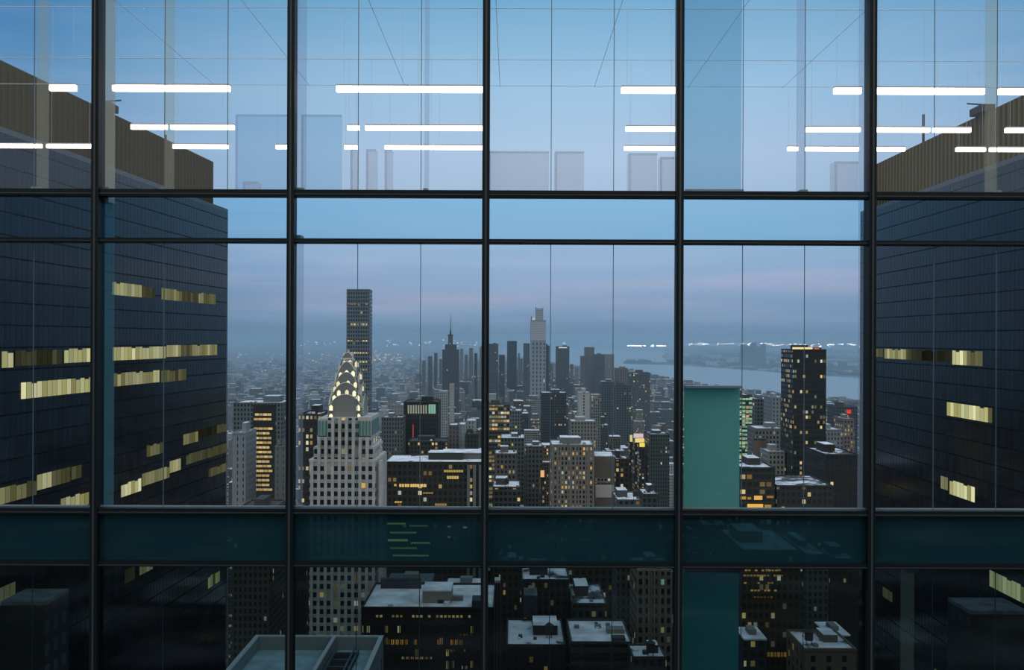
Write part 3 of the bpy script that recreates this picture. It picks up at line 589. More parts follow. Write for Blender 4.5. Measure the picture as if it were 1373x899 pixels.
L_ = [ # name,label,x0,x1,ytop,Y,depth,colour,lit,cw,ch,fill,roof
 ('skyscraper', 'narrow dark teal slab alone on the skyline right of the fourth mullion', 680, 693, 458, 3300, 40, (0.035, 0.055, 0.06), .0, 4, 4, .6, 'tar'),
 ('skyscraper', 'grey skyscraper just right of the fourth mullion on the skyline', 653.5, 668, 462, 2500, 40, (.09, .11, .12), .03, 4, 4, .5, 'mix'),
 ('skyscraper', 'low dark skyscraper between the mullion tower and the teal slab', 669, 677, 477, 2700, 40, (.07, .09, .10), .02, 4, 4, .5, 'tar'),
 ('skyscraper', 'slab with a pale crown band left of the notched supertall', 702, 710.5, 461, 2900, 40, (.10, .12, .14), .03, 4, 4, .5, 'mix'),
 ('skyscraper', 'blocky skyscraper with a bright rooftop sign right of the notched supertall', 746, 763.5, 465, 3000, 50, (.09, .11, .125), .01, 4, 4, .5, 'tar'),
 ('skyscraper', 'left tower of the riverside cluster, pale ribbed', 779, 787, 478, 2900, 30, (.14, .15, .16), .05, 4, 4, .4, 'mix'),
 ('skyscraper', 'tallest tower of the riverside cluster with a pale cap', 784.5, 797, 466, 3100, 40, (.16, .18, .19), .02, 4, 4, .4, 'mix'),
 ('skyscraper', 'broad ribbed tower in the middle of the riverside cluster', 796, 811, 475.5, 2950, 40, (.10, .12, .14), .02, 4, 4, .4, 'mix'),
 ('skyscraper', 'pale right tower of the riverside cluster', 811.5, 823.5, 475.5, 3050, 40, (.24, .25, .26), .04, 5, 4, .3, 'mix'),
 ('apartment_tower', 'greyish apartment tower just right of the riverside cluster', 826, 842, 494, 2300, 40, (.18, .17, .17), .12, 4, 4, .5, 'mix'),
 ('apartment_tower', 'broad dark tower by the shore with a pale left half', 844, 872, 500, 2100, 45, (.10, .12, .13), .07, 4, 4, .5, 'tar'),
 ('office_tower', 'dark flat topped office tower in the middle of the fourth pane', 726, 760, 527.5, 1500, 40, (.045, .06, .065), .06, 2.8, 3.8, .6, 'snow'),
 ('skyscraper', 'pale limestone tower with a dark central stripe', 776, 791, 527, 1400, 30, (.42, .42, .42), .03, 9, 4, .22, 'mix'),
 ('skyscraper', 'grey grid tower right of the pale limestone one', 793, 806, 530, 1450, 30, (.22, .23, .23), .10, 3, 4, .5, 'mix'),
 ('skyscraper', 'blue glass tower above the left of the shore block', 806, 824, 512, 1800, 40, (.09, .12, .14), .02, 4, 4, .6, 'mix'),
 ('skyscraper', 'dark blocky tower mid city right of the blue glass one', 826, 846, 517, 1700, 40, (.08, .10, .11), .03, 4, 4, .6, 'tar'),
 ('office_tower', 'dark ribbed tower low behind the pane right of the lit billboards', 871, 898, 583, 1080, 40, (.06, .075, .08), .06, 2.5, 4, .45, 'mix'),
 ('office_block', 'masonry hotel with rows of warm lit windows and a snowy roof', 740, 797, 598, 760, 36, (.20, .19, .175), .30, 2.6, 3.5, .5, 'snow'),
 ('brick_tower', 'dark brown block with scattered yellow windows beside the blank wall', 826, 845, 617, 800, 30, (.04, .035, .03), .28, 3.4, 4, .55, 'mix'),
 ('low_building', 'snow covered stepped roof low in the fourth pane', 828, 860, 672, 640, 34, (.07, .085, .09), .05, 3.4, 4, .55, 'snow'),
 ('low_building', 'small snowy roof at the foot of the fifth mullion', 863, 884, 664, 700, 28, (.05, .06, .065), .03, 3.4, 4, .55, 'snow'),
 ('office_tower', 'tower with glowing yellow floors right of the fourth mullion', 654, 684, 544, 1150, 30, (.07, .08, .075), .95, 3.2, 4.4, .86, 'tar'),
 ('office_tower', 'grey tower standing right behind the glowing yellow one', 684.5, 700, 552, 1250, 34, (.13, .15, .16), .08, 3.2, 4.2, .5, 'mix'),
 ('low_building', 'building with a pale triangular snowy roof below the yellow tower', 672, 704, 589, 1000, 44, (.08, .10, .10), .04, 3.2, 4.2, .5, 'snow'),
 ('office_block', 'block with a terracotta flank and snowy top, right of the fourth mullion', 664, 694, 610, 860, 30, (.11, .10, .10), .06, 3.2, 4.2, .5, 'snow'),
 ('low_building', 'low snowy block with a dark window band, right of the fourth mullion', 661, 698, 655, 740, 34, (.06, .07, .075), .06, 3.2, 4.2, .7, 'snow'),
 ('office_tower', 'dark narrow tower between the snowy blocks and the masonry hotel', 706, 728, 600, 900, 30, (.075, .085, .09), .04, 3.2, 4.2, .5, 'mix'),
 ('office_tower', 'grey setback tower directly behind the masonry hotel', 766, 800, 566, 1200, 34, (.22, .22, .21), .12, 3.6, 4.2, .42, 'mix'),
 # second and third bay
 ('office_tower', 'wide blue grey office building with rows of lit floors, second pane', 313, 379, 543, 930, 46, (.11, .14, .16), .05, 3.0, 4, .5, 'snow'),
 ('office_tower', 'slim pale grey slab beside the left tower', 312, 330, 584, 620, 26, (.24, .27, .30), .0, 3.4, 4, .18, 'snow'),
 ('office_tower', 'plain grey slab beside the third mullion', 369, 385, 602, 640, 24, (.20, .22, .235), .0, 3.4, 4, .1, 'tar'),
 ('office_tower', 'dark building with orange lit windows left of the arched crown skyscraper', 401, 431, 559, 620, 34, (.028, .027, .027), .42, 2.4, 3.8, .6, 'mix'),
 ('office_tower', 'black tower with tall lit slots along its top and a red stripe', 541.5, 588, 541, 1020, 40, (.022, .028, .030), .01, 2.4, 4, .5, 'tar'),
 ('office_block', 'pale grey block with a sloping roof left of the black slotted tower', 525, 541, 545, 1150, 34, (.26, .28, .30), .0, 3.2, 4, .15, 'mix'),
 ('office_block', 'grey ribbed block behind the right shoulder of the arched crown skyscraper', 512, 540, 562, 980, 30, (.10, .125, .13), .04, 2.6, 4, .4, 'mix'),
 ('office_block', 'dark office block with dotted lit rows below the black slotted tower', 548, 600, 594, 900, 34, (.035, .04, .04), .22, 3, 3.6, .6, 'tar'),
 ('slab_tower', 'brown grey narrow slab in the lower middle of the third pane', 602, 614, 572, 930, 28, (.12, .125, .13), .0, 3, 3.6, .3, 'snow'),
 ('slab_tower', 'pale blue thin slab beside the brown grey slab', 615.5, 624, 571, 960, 26, (.36, .42, .47), .0, 3, 3.6, .12, 'snow'),
 ('slab_tower', 'white topped block beside the thin pale slab', 625.5, 638, 566, 990, 30, (.30, .34, .37), .02, 3, 3.6, .3, 'snow'),
 ('slab_tower', 'dark cubic block in front of the white topped one', 624, 642, 584, 920, 26, (.04, .045, .045), .05, 3, 3.6, .5, 'tar'),
 ('obelisk_tower', 'slender pale tower like an obelisk in the middle distance', 603, 609, 516, 1500, 8, (.40, .40, .40), .02, 3, 4, .2, 'mix'),
 ('office_block', 'pale block left of the obelisk tower', 588, 600, 526, 1600, 30, (.30, .33, .35), .02, 3, 4, .4, 'snow'),
 ('office_block', 'wide dark office block with yellow lit window rows and snowy roof', 516, 650, 622, 700, 44, (.035, .034, .03), .08, 3.4, 4.4, .62, 'mix'),
 # fifth bay
 ('office_tower', 'tall dark glass tower with scattered lights against the river', 1063.5, 1108, 469, 800, 36, (.016, .024, .028), .16, 2.2, 3.9, .72, 'tar'),
 ('green_tower', 'narrow tower with bright green white lit floors', 984, 1009, 530, 980, 40, (.05, .08, .07), .85, 3.4, 4.2, .8, 'mix'),
 ('office_tower', 'grey glass building right of the green lit tower', 1013, 1036, 535, 1100, 36, (.10, .13, .145), .03, 3.4, 4, .6, 'snow'),
 ('office_tower', 'pale slab left of the tall dark river tower', 1036, 1054, 533, 1050, 36, (.22, .25, .28), .03, 3.4, 4, .3, 'snow'),
 ('office_block', 'grey ribbed block with snowy roof before the pale slab', 1014, 1052, 575, 900, 34, (.17, .18, .185), .08, 3, 4, .45, 'snow'),
 ('office_block', 'white block with a snowy ledge low beside the tall river tower', 1030, 1053, 606, 820, 26, (.26, .28, .28), .05, 3, 4, .45, 'snow'),
 ('office_block', 'flat dark block with amber windows and snowy roof at the left of the fifth pane', 994, 1040, 628, 640, 44, (.035, .036, .034), .20, 4, 4.6, .75, 'mix'),
 ('office_block', 'wide low dark block with a large snow patched roof', 1042, 1118, 652, 640, 50, (.035, .036, .034), .14, 3.2, 4.4, .6, 'mix'),
 ('office_block', 'dark cubic block with snowy roof left of the right mullion', 1108, 1153, 610, 720, 50, (.022, .024, .026), .02, 3.2, 4.4, .6, 'mix'),
 ('office_tower', 'dark building with a red glowing sign beside the right mullion', 1122, 1150, 545, 1350, 40, (.06, .075, .085), .04, 3.4, 4, .6, 'tar'),
 ('office_tower', 'building with lit red and white balconies beside the dark river tower', 1131, 1146, 561, 1150, 34, (.17, .14, .14), .4, 3.4, 4.4, .5, 'snow'),
 ('office_block', 'pale low block just right of the dark river tower', 1109, 1130, 576, 1050, 34, (.18, .21, .23), .04, 3.2, 4.4, .4, 'snow'),
 # bottom row
 ('office_block', 'brown office building with a flat snowy roof and amber lit rows', 486, 664, 819, 378, 38, (.022, .017, .013), .07, 2.2, 4.2, .5, 'snow'),
 ('stone_tower', 'brown stone building with small dark windows beside the left tower', 312, 362, 690, 460, 34, (.085, .075, .062), .03, 2.2, 3.2, .5, 'tar'),
 ('stone_tower', 'dark plain block left of the third mullion, bottom row', 362, 412, 700, 520, 30, (.035, .034, .032), .02, 2.2, 3.2, .4, 'tar'),
 ('stone_tower', 'beige grid fronted building behind the right of the fourth bottom pane', 855, 902, 766, 500, 30, (.24, .22, .18), .06, 3.4, 4.6, .6, 'mix'),
 ('stone_tower', 'dim ribbed building left of the beige grid one', 829, 853, 762, 535, 30, (.11, .11, .10), .05, 2.8, 4.2, .45, 'tar'),
 ('low_building', 'building with a large snow covered flat roof in the fourth bottom pane', 767, 849, 864, 420, 34, (.055, .055, .052), .0, 12, 5, .88, 'snow'),
 ('low_building', 'small teal roofed building at the foot of the beige grid one', 850, 895, 884, 400, 17, (.05, .05, .05), .06, 3, 4, .5, 'mix'),
 ('office_block', 'dark stepped block with teal roofs left of the fourth bottom pane middle', 701, 765, 780, 500, 30, (.038, .038, .038), .10, 3, 4.2, .5, 'mix'),
 ('office_block', 'blue grey roofed block with amber windows below it', 769, 815, 812, 480, 40, (.05, .055, .06), .16, 3, 4.2, .6, 'mix'),
 ('office_block', 'brown building with yellow windows behind the blue grey roof', 764, 826, 745, 620, 30, (.05, .042, .036), .22, 4, 4.4, .5, 'tar'),
 ('low_building', 'low teal roofed building in the lower left of the fourth bottom pane', 681, 760, 868, 430, 40, (.03, .032, .035), .06, 3, 4, .5, 'mix'),
 ('office_block', 'dark brown block behind the snowy flat roof, centre of the bottom row', 672, 705, 765, 560, 34, (.045, .036, .03), .10, 3, 4, .4, 'mix'),
 ('office_block', 'brown office building with orange lit rows in the fifth bottom pane', 996, 1077, 740, 430, 50, (.060, .042, .022), .10, 2.4, 3.9, .6, 'mix'),
 ('stone_tower', 'dark stepped building with speckled windows in the fifth bottom pane', 1082, 1112, 745, 520, 60, (.075, .08, .08), .05, 2.6, 3.6, .5, 'mix'),
 ('stone_tower', 'black block right of the speckled stepped building', 1114, 1150, 750, 600, 36, (.03, .028, .028), .04, 2.8, 3.8, .5, 'mix'),
 ('low_building', 'tan low building with a pale snowy roof at the bottom of the fifth pane', 1080, 1150, 872, 400, 26, (.16, .13, .085), .05, 6, 4.2, .3, 'mix'),
]
def sky_towers(spans, between):
    for i, (x0, x1, yt) in enumerate(spans):
        c, cn = RND.choice([((.08, .10, .12), 'dark'), ((.12, .15, .17), 'blue grey'), ((.20, .22, .23), 'pale')])
        lab = 'thin %s hazy tower, %s from left between %s' % (cn, ['first', 'second', 'third', 'fourth', 'fifth', 'sixth', 'seventh', 'eighth', 'ninth', 'tenth'][i], between)
        Y = RND.uniform(3100, 4600)
        bld('hazy_tower', lab, x0, x1, yt, Y, 30, c, .04, 4, 5, .5, 'mix', 'tower', bulk=False, group='thin hazy towers on the skyline', parapet=False)
sky_towers([(566, 570, 484), (574, 579, 478), (582, 586, 474), (589, 592, 482)], 'the slotted block and spired skyscraper')
sky_towers([(617, 621, 468), (623, 627, 476), (629, 634, 467), (636, 640, 474), (643, 647, 464)], 'the spired skyscraper and fourth mullion')
sky_towers([(694.5, 697, 474), (697.5, 701, 481)], 'the teal slab and notched supertall')
sky_towers([(738, 741.5, 487), (765, 769, 488), (771, 776, 492)], 'the notched supertall and riverside cluster')
B = {}
for d in L_:
    nm, lab, x0, x1, yt, Y, dep, c, lit, cw, ch, fill, rf = d
    near_ = Y < 1100
    B[lab] = bld(nm, lab, x0, x1, yt, Y, dep, c, lit, cw, ch, fill, rf, 'tower' if 'tower' in nm or 'skyscraper' in nm else 'building', tanks=(1 if near_ and 'low' in nm and 'large snow' not in lab else 0), bulk=(x1 - x0) > 14 and 'large snow' not in lab and 'flat snowy' not in lab)
def find(s): return [o for l, o in B.items() if s in l][0]
# details that set them apart
r = find('black tower with tall lit slots')
for i in range(8): litbox(r, 'lit_slot', 547 + i * 3.4, 549 + i * 3.4, 544, 555.5, 1020, (205, 205, 180), .45)
for i in range(3): litbox(r, 'teal_lit_slot', 575 + i * 3.3, 577.8 + i * 3.3, 543, 555.5, 1020, (170, 225, 205), .55)
litbox(r, 'red_light_strip', 553.6, 555, 570, 591, 1020, (220, 90, 80), .5)
r = find('wide blue grey office')
MB().style((.02, .024, .026), 0, fill=0).box((340 - 346) * 930 / F, (370 - 346) * 930 / F, -0.8, 0, 0, r['z'] - 1).build('dark_centre_bay', [WALL], r)
for i in range(17):
    yy = 556 + i * 6.3; a0 = 340.5 + RND.choice((0, 0, 1.5)); b0 = 366 - RND.choice((0, 1.5, 4))
    if i in (2,): continue
    for k in range(4):
        w4 = (b0 - a0) / 4; litbox(r, 'lit_floor', a0 + k * w4 + .3, a0 + (k + 1) * w4 - .3, yy, yy + 3.0, 929, (255, 214, 140), .75 * RND.uniform(.5, 1) * (0.75 if i > 12 else 1))
r = find('wide dark office block with yellow')
for (a, b, y0, y1, s) in [(536, 543, 650, 654, .7), (543.5, 550, 650, 654, .8), (551, 563, 650, 654, .85), (564.5, 573, 650, 654, .8), (529, 533, 650, 653, .5), (596, 622, 631, 634, .45), (600, 616, 639, 643, .6), (520, 545, 702, 704.5, 3), (550, 575, 705, 707, 2), (524, 560, 714, 716.5, 2.5), (521, 548, 724, 727, 4), (552, 578, 728, 730, 3.5), (524, 560, 735, 737, 2.5), (528, 576, 745, 747, 3), (601, 606, 706, 708, 3), (601, 606, 720, 722, 3), (622, 628, 707, 709, 5), (530, 540, 673, 675.5, .5), (568, 582, 661, 663, .3), (584, 600, 676, 679, .3)]:  # lower, stronger rows added in place of reflected window light
    n = max(1, int((b - a) / 3))
    for k in range(n): litbox(r, 'lit_window', a + k * (b - a) / n, a + (k + .85) * (b - a) / n, y0, y1, 700, (255, 210, 120), s)
z = r['z']; u = 700 / F
def bx(r, name, m, px0, px1, y0, y1, z0, z1, Y):
    return MB().style((.12, .13, .13), 0, fill=0).box((px0 - W_ / 2) / F * Y - r.location.x, (px1 - W_ / 2) / F * Y - r.location.x, y0, y1, z0, z1).build(name, m, r)
bx(r, 'penthouse', [WALL], 596, 648, 22, 42, z + .3, z + 4.5, 740); bx(r, 'penthouse_snow_roof', SNOW, 595, 649, 21, 43, z + 4.51, z + 5.2, 740)
for i in range(3): bx(r, 'stone_fin', mat('grey_stone', (.16, .18, .185), .8), 627 + i * 8, 631 + i * 8, -1.4, -.01, 0, z - 1, 700)
r = find('masonry hotel'); z = r['z']
bx(r, 'roof_penthouse', [WALL], 752, 778, 10, 24, z + .3, z + 5, 765)
bx(r, 'penthouse_snow', SNOW, 752, 778, 10, 24, z + 5.01, z + 5.4, 765)
for i in range(8): bx(r, 'pier', mat('hotel_stone', (.24, .225, .20), .85), 740.4 + i * 7.9, 742 + i * 7.9, -.6, -.01, 0, z, 760)
def blank_wall():
    Y = 770; a, b, z = place(798, 825, 612, Y, 30)
    r = thing('blank_wall_building', 'plain brown windowless wall with a pale panel low on it', 'building', ((a + b) / 2, Y, 0)); w = (b - a) / 2
    MB().box(-w, w, 0, 30, 0, z).build('body', mat('brown_render', (.13, .12, .11), .85, noise=.15, nscale=.1), r)
    MB().box(-w + .3, w - .3, .3, 29, z + .01, z + .5).build('roof_snow', SNOW, r)
    MB().box(-w * .9, w * .9, -.3, -.01, CZ - (667 - HY) * Y / F, CZ - (650 - HY) * Y / F).build('pale_panel', mat('pale_pink_panel', (.50, .44, .46), .6), r)
    MB().style((.2, .2, .2), .1, 2.5, 3, .6).box(-w * .95, w * .6, -.4, -.01, CZ - (648 - HY) * Y / F, CZ - (641 - HY) * Y / F).build('window_band', [WALL], r)
blank_wall()
# lit billboards on the avenue
def billboard(px0, px1, py0, py1, Y, c, s, lab):
    a, z1 = PX(px0, py0, Y); b, z0 = PX(px1, py1, Y); w = (b - a) / 2; used.append((a - 3, b + 3, Y - 30, Y + 10))
    r = thing('billboard', lab, 'billboard', ((a + b) / 2, Y, 0)); m = MB(); m.col = (*lin(*c), s)
    m.box(-w, w, -.3, 0, z0, z1).build('lit_screen', LITM, r); MB().box(-w - .4, w + .4, .01, 1, z0 - .4, z1 + .4).build('frame', TAR, r)
    MB().style(DARK, .3).box(-w, w, 1.01, 20, 0, z0 + 2).build('support_building', [WALL, TAR], r)
billboard(850, 863, 581, 587, 1180, (225, 205, 205), .9, 'pale pink lit billboard on the avenue, upper one')
billboard(852, 867, 587.5, 593, 1130, (250, 215, 130), 1.0, 'orange yellow lit billboard on the avenue, middle one')
billboard(858, 865, 593.5, 599, 1090, (240, 215, 90), 1.1, 'bright yellow small billboard on the avenue, lowest one')
billboard(845, 848.5, 583, 592, 1150, (240, 230, 150), .8, 'narrow yellow lit sign at the left of the avenue billboards')
billboard(725.5, 730.5, 631, 640, 860, (255, 190, 130), .9, 'small orange glowing sign left of the masonry hotel')
r = find('blocky skyscraper with a bright'); m = MB(); m.col = (*lin(240, 225, 225), .9); m.box(-12, 12, -.8, -.02, r['z'] - 4, r['z'] - 1).build('lit_sign_band', LITM, r)
MB().cyl(4, 10, 6, r['z'] + 7, r['z'] + 14, n=10, r1=1).build('roof_dome', SNOW, r)
r = find('tall dark glass tower with scattered')
m = MB(); m.col = (*lin(255, 225, 160), 1.0); m.box(-12, 3, 3, 5, r['z'] + .4, r['z'] + 2.6).build('lit_roof_lantern', LITM, r)
m = MB(); m.col = (*lin(255, 110, 60), .8); m.box(5, 8, 3, 5, r['z'] + .4, r['z'] + 2).build('red_roof_light', LITM, r)
bx(r, 'roof_bulkhead', [WALL], 1068, 1098, 8, 24, r['z'] + .3, r['z'] + 2.4, 815)
r = find('dark building with a red glowing')
m = MB(); m.col = (*lin(235, 60, 50), 1.0); m.box(0, 5, -1, -.02, r['z'] - 8, r['z'] - 3).build('red_sign', LITM, r)
m = MB(); m.col = (*lin(255, 140, 120), .9); m.box(-1, 1.5, -1, -.02, r['z'] - 14, r['z'] - 10).build('red_sign', LITM, r)
r = find('narrow tower with bright green')
for i in range(17):
    for k in range(4):
        if RND.random() < .88: litbox(r, 'green_lit_floor', 991 + k * 4.5, 995 + k * 4.5, 533 + i * 5.3, 535.6 + i * 5.3, 979.5, (170, 225, 190), RND.uniform(.25, .75))
r = find('flat dark block with amber')
for (a, b, y0, y1, s) in [(994, 1001, 665, 669, .5), (1003, 1008, 666, 669, .4), (1012, 1023, 664, 669.5, .85), (1003, 1024, 675, 680, .9), (1026, 1035, 676, 680, .4), (1029, 1038, 664, 667, .3)]:
    litbox(r, 'amber_lit_window', a, b, y0, y1, 640, (255, 190, 90), s)
# brown cylinder building with pale drum
def drum():
    Y = 860; a, z = PX(1012, 590, Y); b, _ = PX(1031, 590, Y); used.append((a, b, Y, Y + 20)); rr = (b - a) / 2
    r = thing('round_tower', 'short brown round tower in front of the grey ribbed block', 'tower', ((a + b) / 2, Y, 0))
    MB().style((.20, .15, .12), .0, 3, 4, .3).cyl(0, rr, rr, 0, z, n=20).build('drum', [mat('brown_brick', (.17, .125, .10), .85)], r); MB().cyl(0, rr, rr * .9, z + .01, z + 1.4, n=20).build('snow_cap', TAR, r)
drum()
# brown snowy roof building details
r = find('brown office building with a flat snowy'); z = r['z']; Y = 378
bx(r, 'rooftop_plant_room', mat('beige_render', (.33, .28, .22), .8), 568, 606, 8.6, 22, z + .3, z + 4.6, 387)
bx(r, 'plant_room_snow', SNOW, 567.5, 606.5, 8.4, 22.2, z + 4.61, z + 5.1, 387)
bx(r, 'rooftop_shed', TAR, 634, 655, 1.5, 10, z + .3, z + 3.0, 380)
bx(r, 'rooftop_duct', mat('duct_metal', (.2, .2, .19), .5), 608, 622, 12, 14, z + .3, z + 2.0, 390)
bx(r, 'rooftop_screen', TAR, 512, 566, 31, 33, z + .3, z + 4.2, 410)
for (y0, y1, a, b, s, n, c) in [(826, 829, 500, 640, .6, 26, (255, 205, 130)), (859, 865.5, 520, 630, .8, 18, (240, 160, 60)), (882, 885, 540, 590, .5, 8, (255, 210, 140)), (894, 898, 600, 630, .8, 6, (255, 210, 150)), (872, 875, 600, 628, .4, 6, (240, 160, 70)), (851, 853, 600, 640, .25, 9, (200, 170, 80))]:
    for k in range(n):
        if RND.random() < .62:
            xx = a + (b - a) * k / n; litbox(r, 'lit_window', xx, xx + (b - a) / n * .6, y0, y1, 378, c, s * RND.uniform(.3, 1.1))
m = MB()
for i in range(60): xx = -r['w'] + r['w'] * 2 * i / 60; m.box(xx, xx + .3, -.35, -.01, 0, z - 5)
m.build('vertical_fins', mat('bronze_fin', (.03, .022, .015), .5), r)
# near roof with parapet and grille, bottom left
def near_roof():
    Yb, u = 240.0, 240.0 / F; z = CZ - (853 - HY) * u; a = (345 - W_ / 2) * u; b = (515.5 - W_ / 2) * u; y0 = -85
    used.append((a - 2, b + 2, Yb - 85, Yb)); r = thing('parapet_roof_building', 'grey building with a teal snowy roof, pale parapet and grille at the bottom', 'building', ((a + b) / 2, Yb, 0)); w = (b - a) / 2
    wall = mat('grey_cladding', (.22, .26, .27), .7); pal = mat('pale_coping', (.5, .56, .58), .6)
    MB().box(-w, w, y0, 0, 0, z - 3.5).build('body', wall, r)
    MB().box(-w + .8, w - .8, y0 + .8, -.8, z - 3.49, z - 3.2).build('roof_surface', mat('teal_wet_snow', (.32, .50, .58), .6, noise=.3, nscale=.3), r)
    for i, (a1, b1, c1, d1) in enumerate([(-w, w, -.8, 0), (-w, -w + .8, y0, -.81), (w - .8, w, y0, -.81), (3.2, 3.8, y0, -.81)]):
        MB().box(a1, b1, c1, d1, z - 3.5 + .01, z - .3).build('parapet', wall, r); MB().box(a1 - .1, b1 + .1, c1, d1, z - .29, z).build('coping', pal, r)
    g = mat('steel_grille', (.10, .13, .14), .5, .5)
    MB().box(4.6, w - 5, y0 + 1, -4, z - 3.19, z - 2.7).build('dark_well', mat('well_black', (.006, .008, .009), .9), r)
    for i in range(16): yy = -6 - i * 5; MB().box(4.6, w - 5, yy - .25, yy + .25, z - 2.69, z - 2.2).build('grille_bar', g, r)
    for xx in (4.6, 8.6, w - 5): MB().box(xx - .2, xx + .2, y0 + 1, -4, z - 2.19, z - 1.8).build('grille_rail', g, r)
    for i in range(12): yy = -4 - i * 7; MB().box(w, w + .15, yy - .2, yy + .2, 0, z - 4).build('panel_joint', g, r)
near_roof()
# glazed column at the right end of the snowy roof building and lower pieces
def corner_column():
    Y = 372; a, z = PX(664.5, 782, Y); b, _ = PX(672, 782, Y); used.append((a, b, Y, Y + 8))
    r = thing('service_shaft', 'narrow brown glazed shaft at the corner of the snowy roofed brown building', 'shaft', ((a + b) / 2, Y, 0)); w = (b - a) / 2
    MB().box(-w, w, 0, 5.5, 0, z).build('shaft', mat('brown_glass', (.03, .025, .022), .2), r)
    for s_ in (-1, 0, 1): MB().box(w * s_ - .12, w * s_ + .12, -.2, -.01, 0, z + .5).build('shaft_rib', mat('rib_grey', (.12, .12, .12), .4, .5), r)
    MB().box(-w, w, 0, 5.5, z + .01, z + .8).build('shaft_cap', mat('pale_coping'), r)
corner_column()
r = find('large snow covered flat roof'); z = r['z']
bx(r, 'roof_hatch', TAR, 822, 840, 3, 8, z + .3, z + 1.6, 424); bx(r, 'roof_machine', mat('duct_metal'), 815, 838, 14, 20, z + .3, z + 2, 436); bx(r, 'roof_machine', mat('duct_metal'), 800, 808, 22, 25, z + .3, z + 1.5, 440)
for i in range(4): bx(r, 'floor_band', mat('band_dark', (.02, .02, .02), .6), 767, 849, -.4, -.01, z - 6 - i * 5, z - 4.6 - i * 5, 420)
r = find('beige grid fronted'); z = r['z']
for i in range(7): bx(r, 'pier', mat('beige_stone', (.27, .245, .20), .85), 855 + i * 7.5, 857.4 + i * 7.5, -.7, -.01, 0, z, 500)
r = find('brown office building with orange lit'); z = r['z']
for (yy, a, b, s) in [(763, 1000, 1046, .8), (770, 998, 1060, .6), (780, 999, 1042, .8), (790, 1008, 1048, .8), (799, 1012, 1042, .25), (874, 999, 1072, .35)]:
    n = int((b - a) / 4.5)
    for k in range(n):
        if RND.random() < .75: litbox(r, 'lit_window', a + k * 4.5, a + k * 4.5 + 3.2, yy, yy + (2.2 if yy < 870 else 6), 430, (255, 185, 95), s * RND.uniform(.35, 1.1))
MB().style((.02, .02, .02), 0).box(-12, -2, -1.5, -.01, CZ - 395 * 430 / F, CZ - 385 * 430 / F).build('canopy', mat('bronze_fin'), r)
def small_roof(lab, px0, px1, py, Y, dep, m, z_extra=4):
    a, b, z = place(px0, px1, py, Y, dep); r = thing('low_roofed_building', lab, 'building', ((a + b) / 2, Y, 0)); w = (b - a) / 2
    MB().style((.012, .015, .017) if lab.startswith('dim') else DARK, 0 if lab.startswith('dim') else .04).box(-w, w, 0, dep, 0, z).build('body', [WALL], r); MB().box(-w, w, 0, dep, z + .01, z + .6).build('roof_snow', m, r)
    if not lab.startswith('dim'): MB().style(GREY, 0, fill=0).box(-w * .3, w * .35, dep * .3, dep * .7, z + .61, z + 2.6).build('roof_bulkhead', [WALL], r)
TS = mat('dim_teal_snow', (.10, .14, .16), .8, noise=.5, nscale=.4)
small_roof('little teal roofed annex before the orange lit brown building', 999, 1030, 858, 385, 16, SNOW)
small_roof('small snow patched roof right of the black block in the fifth bottom pane', 1112, 1142, 852, 470, 22, SNOW)
small_roof('dim block standing for a reflected teal roof at the left edge of the bottom row', 2, 62, 815, 170, 9, TS)  # low block added where a roof is only reflected in the tower
small_roof('dim block standing for a reflected teal roof at the right edge of the bottom row', 1302, 1380, 822, 175, 9, TS)  # matching stand-in for a roof reflected in the right tower
small_roof('small pale roof at the top left of the fourth bottom pane', 704, 722, 800, 470, 14, TS)
small_roof('small teal roof left of the big snow covered roof', 684, 712, 846, 491, 7, TS)
small_roof('long low snowy roofs behind the brown snowy roofed building', 520, 580, 783, 440, 16, TS)
small_roof('white lit low roof behind the right end of the brown snowy roofed building', 600, 650, 787, 436, 12, SNOW)
# ---------------- filler city: individually built for the nearer ones
def in_view(X, Y): return 240 < X / Y * F + W_ / 2 < 1230
def shoreY(px):
    pts = near; 
    if px < 640: return 60000
    for (a, b), (c, d) in zip(pts[:-1], pts[1:]):
        if a <= px <= c: return F * CZ / (b + (d - b) * (px - a) / (c - a) - HY)
    return F * CZ / (560 - HY)
def free(a, b, c, d): return not any(a < q[1] and b > q[0] and c < q[3] and d > q[2] for q in used)
palette = [((.07, .085, .09), 'dark'), ((.11, .135, .15), 'blue grey'), ((.17, .185, .195), 'grey'), ((.12, .10, .09), 'brown'), ((.24, .235, .22), 'beige'), ((.33, .35, .37), 'pale')]
def hgt(px, Y, rnd):
    """building height by district"""
    m = math.exp(-((px - 700) / 190) ** 2); k = rnd.random()
    if px < 540: base = 18 + 30 * k * k + (60 * k ** 6)
    else: base = 35 + (70 + 90 * m) * k ** 1.5
    if Y < 2200: base = base * 1.1 + 12
    if Y > 5200: base = base * (0.8 if px > 600 else .5)
    ylim = rnd.uniform(480, 520)
    if px > 640:
        sy = HY + F * CZ / shoreY(px); ylim = max(ylim, sy - 3) if Y > 2600 else max(ylim, sy - 12)
    cap = CZ - (ylim - HY) * Y / F
    return max(10, min(base, cap))
cands = []
Yc = 900.0; rnd = random.Random(21)
while Yc < 14500:
    stp = 44 if Yc < 2300 else (54 if Yc < 4500 else 78)
    Xl, Xr = (300 - W_ / 2) / F * Yc, (1180 - W_ / 2) / F * Yc
    X = Xl + rnd.uniform(0, 20)
    while X < Xr:
        w = rnd.uniform(.35, .8) * stp; d = rnd.uniform(.45, .75) * stp
        px = X / Yc * F + W_ / 2
        X2 = X + w
        if Yc + d < shoreY(px) * .985 and Yc + d < shoreY(X2 / Yc * F + W_ / 2) * .985:
            cands.append((X, X2, Yc, Yc + d, px))
        X = X2 + (rnd.uniform(3, 10) if rnd.random() < .7 else 22)
    Yc += stp
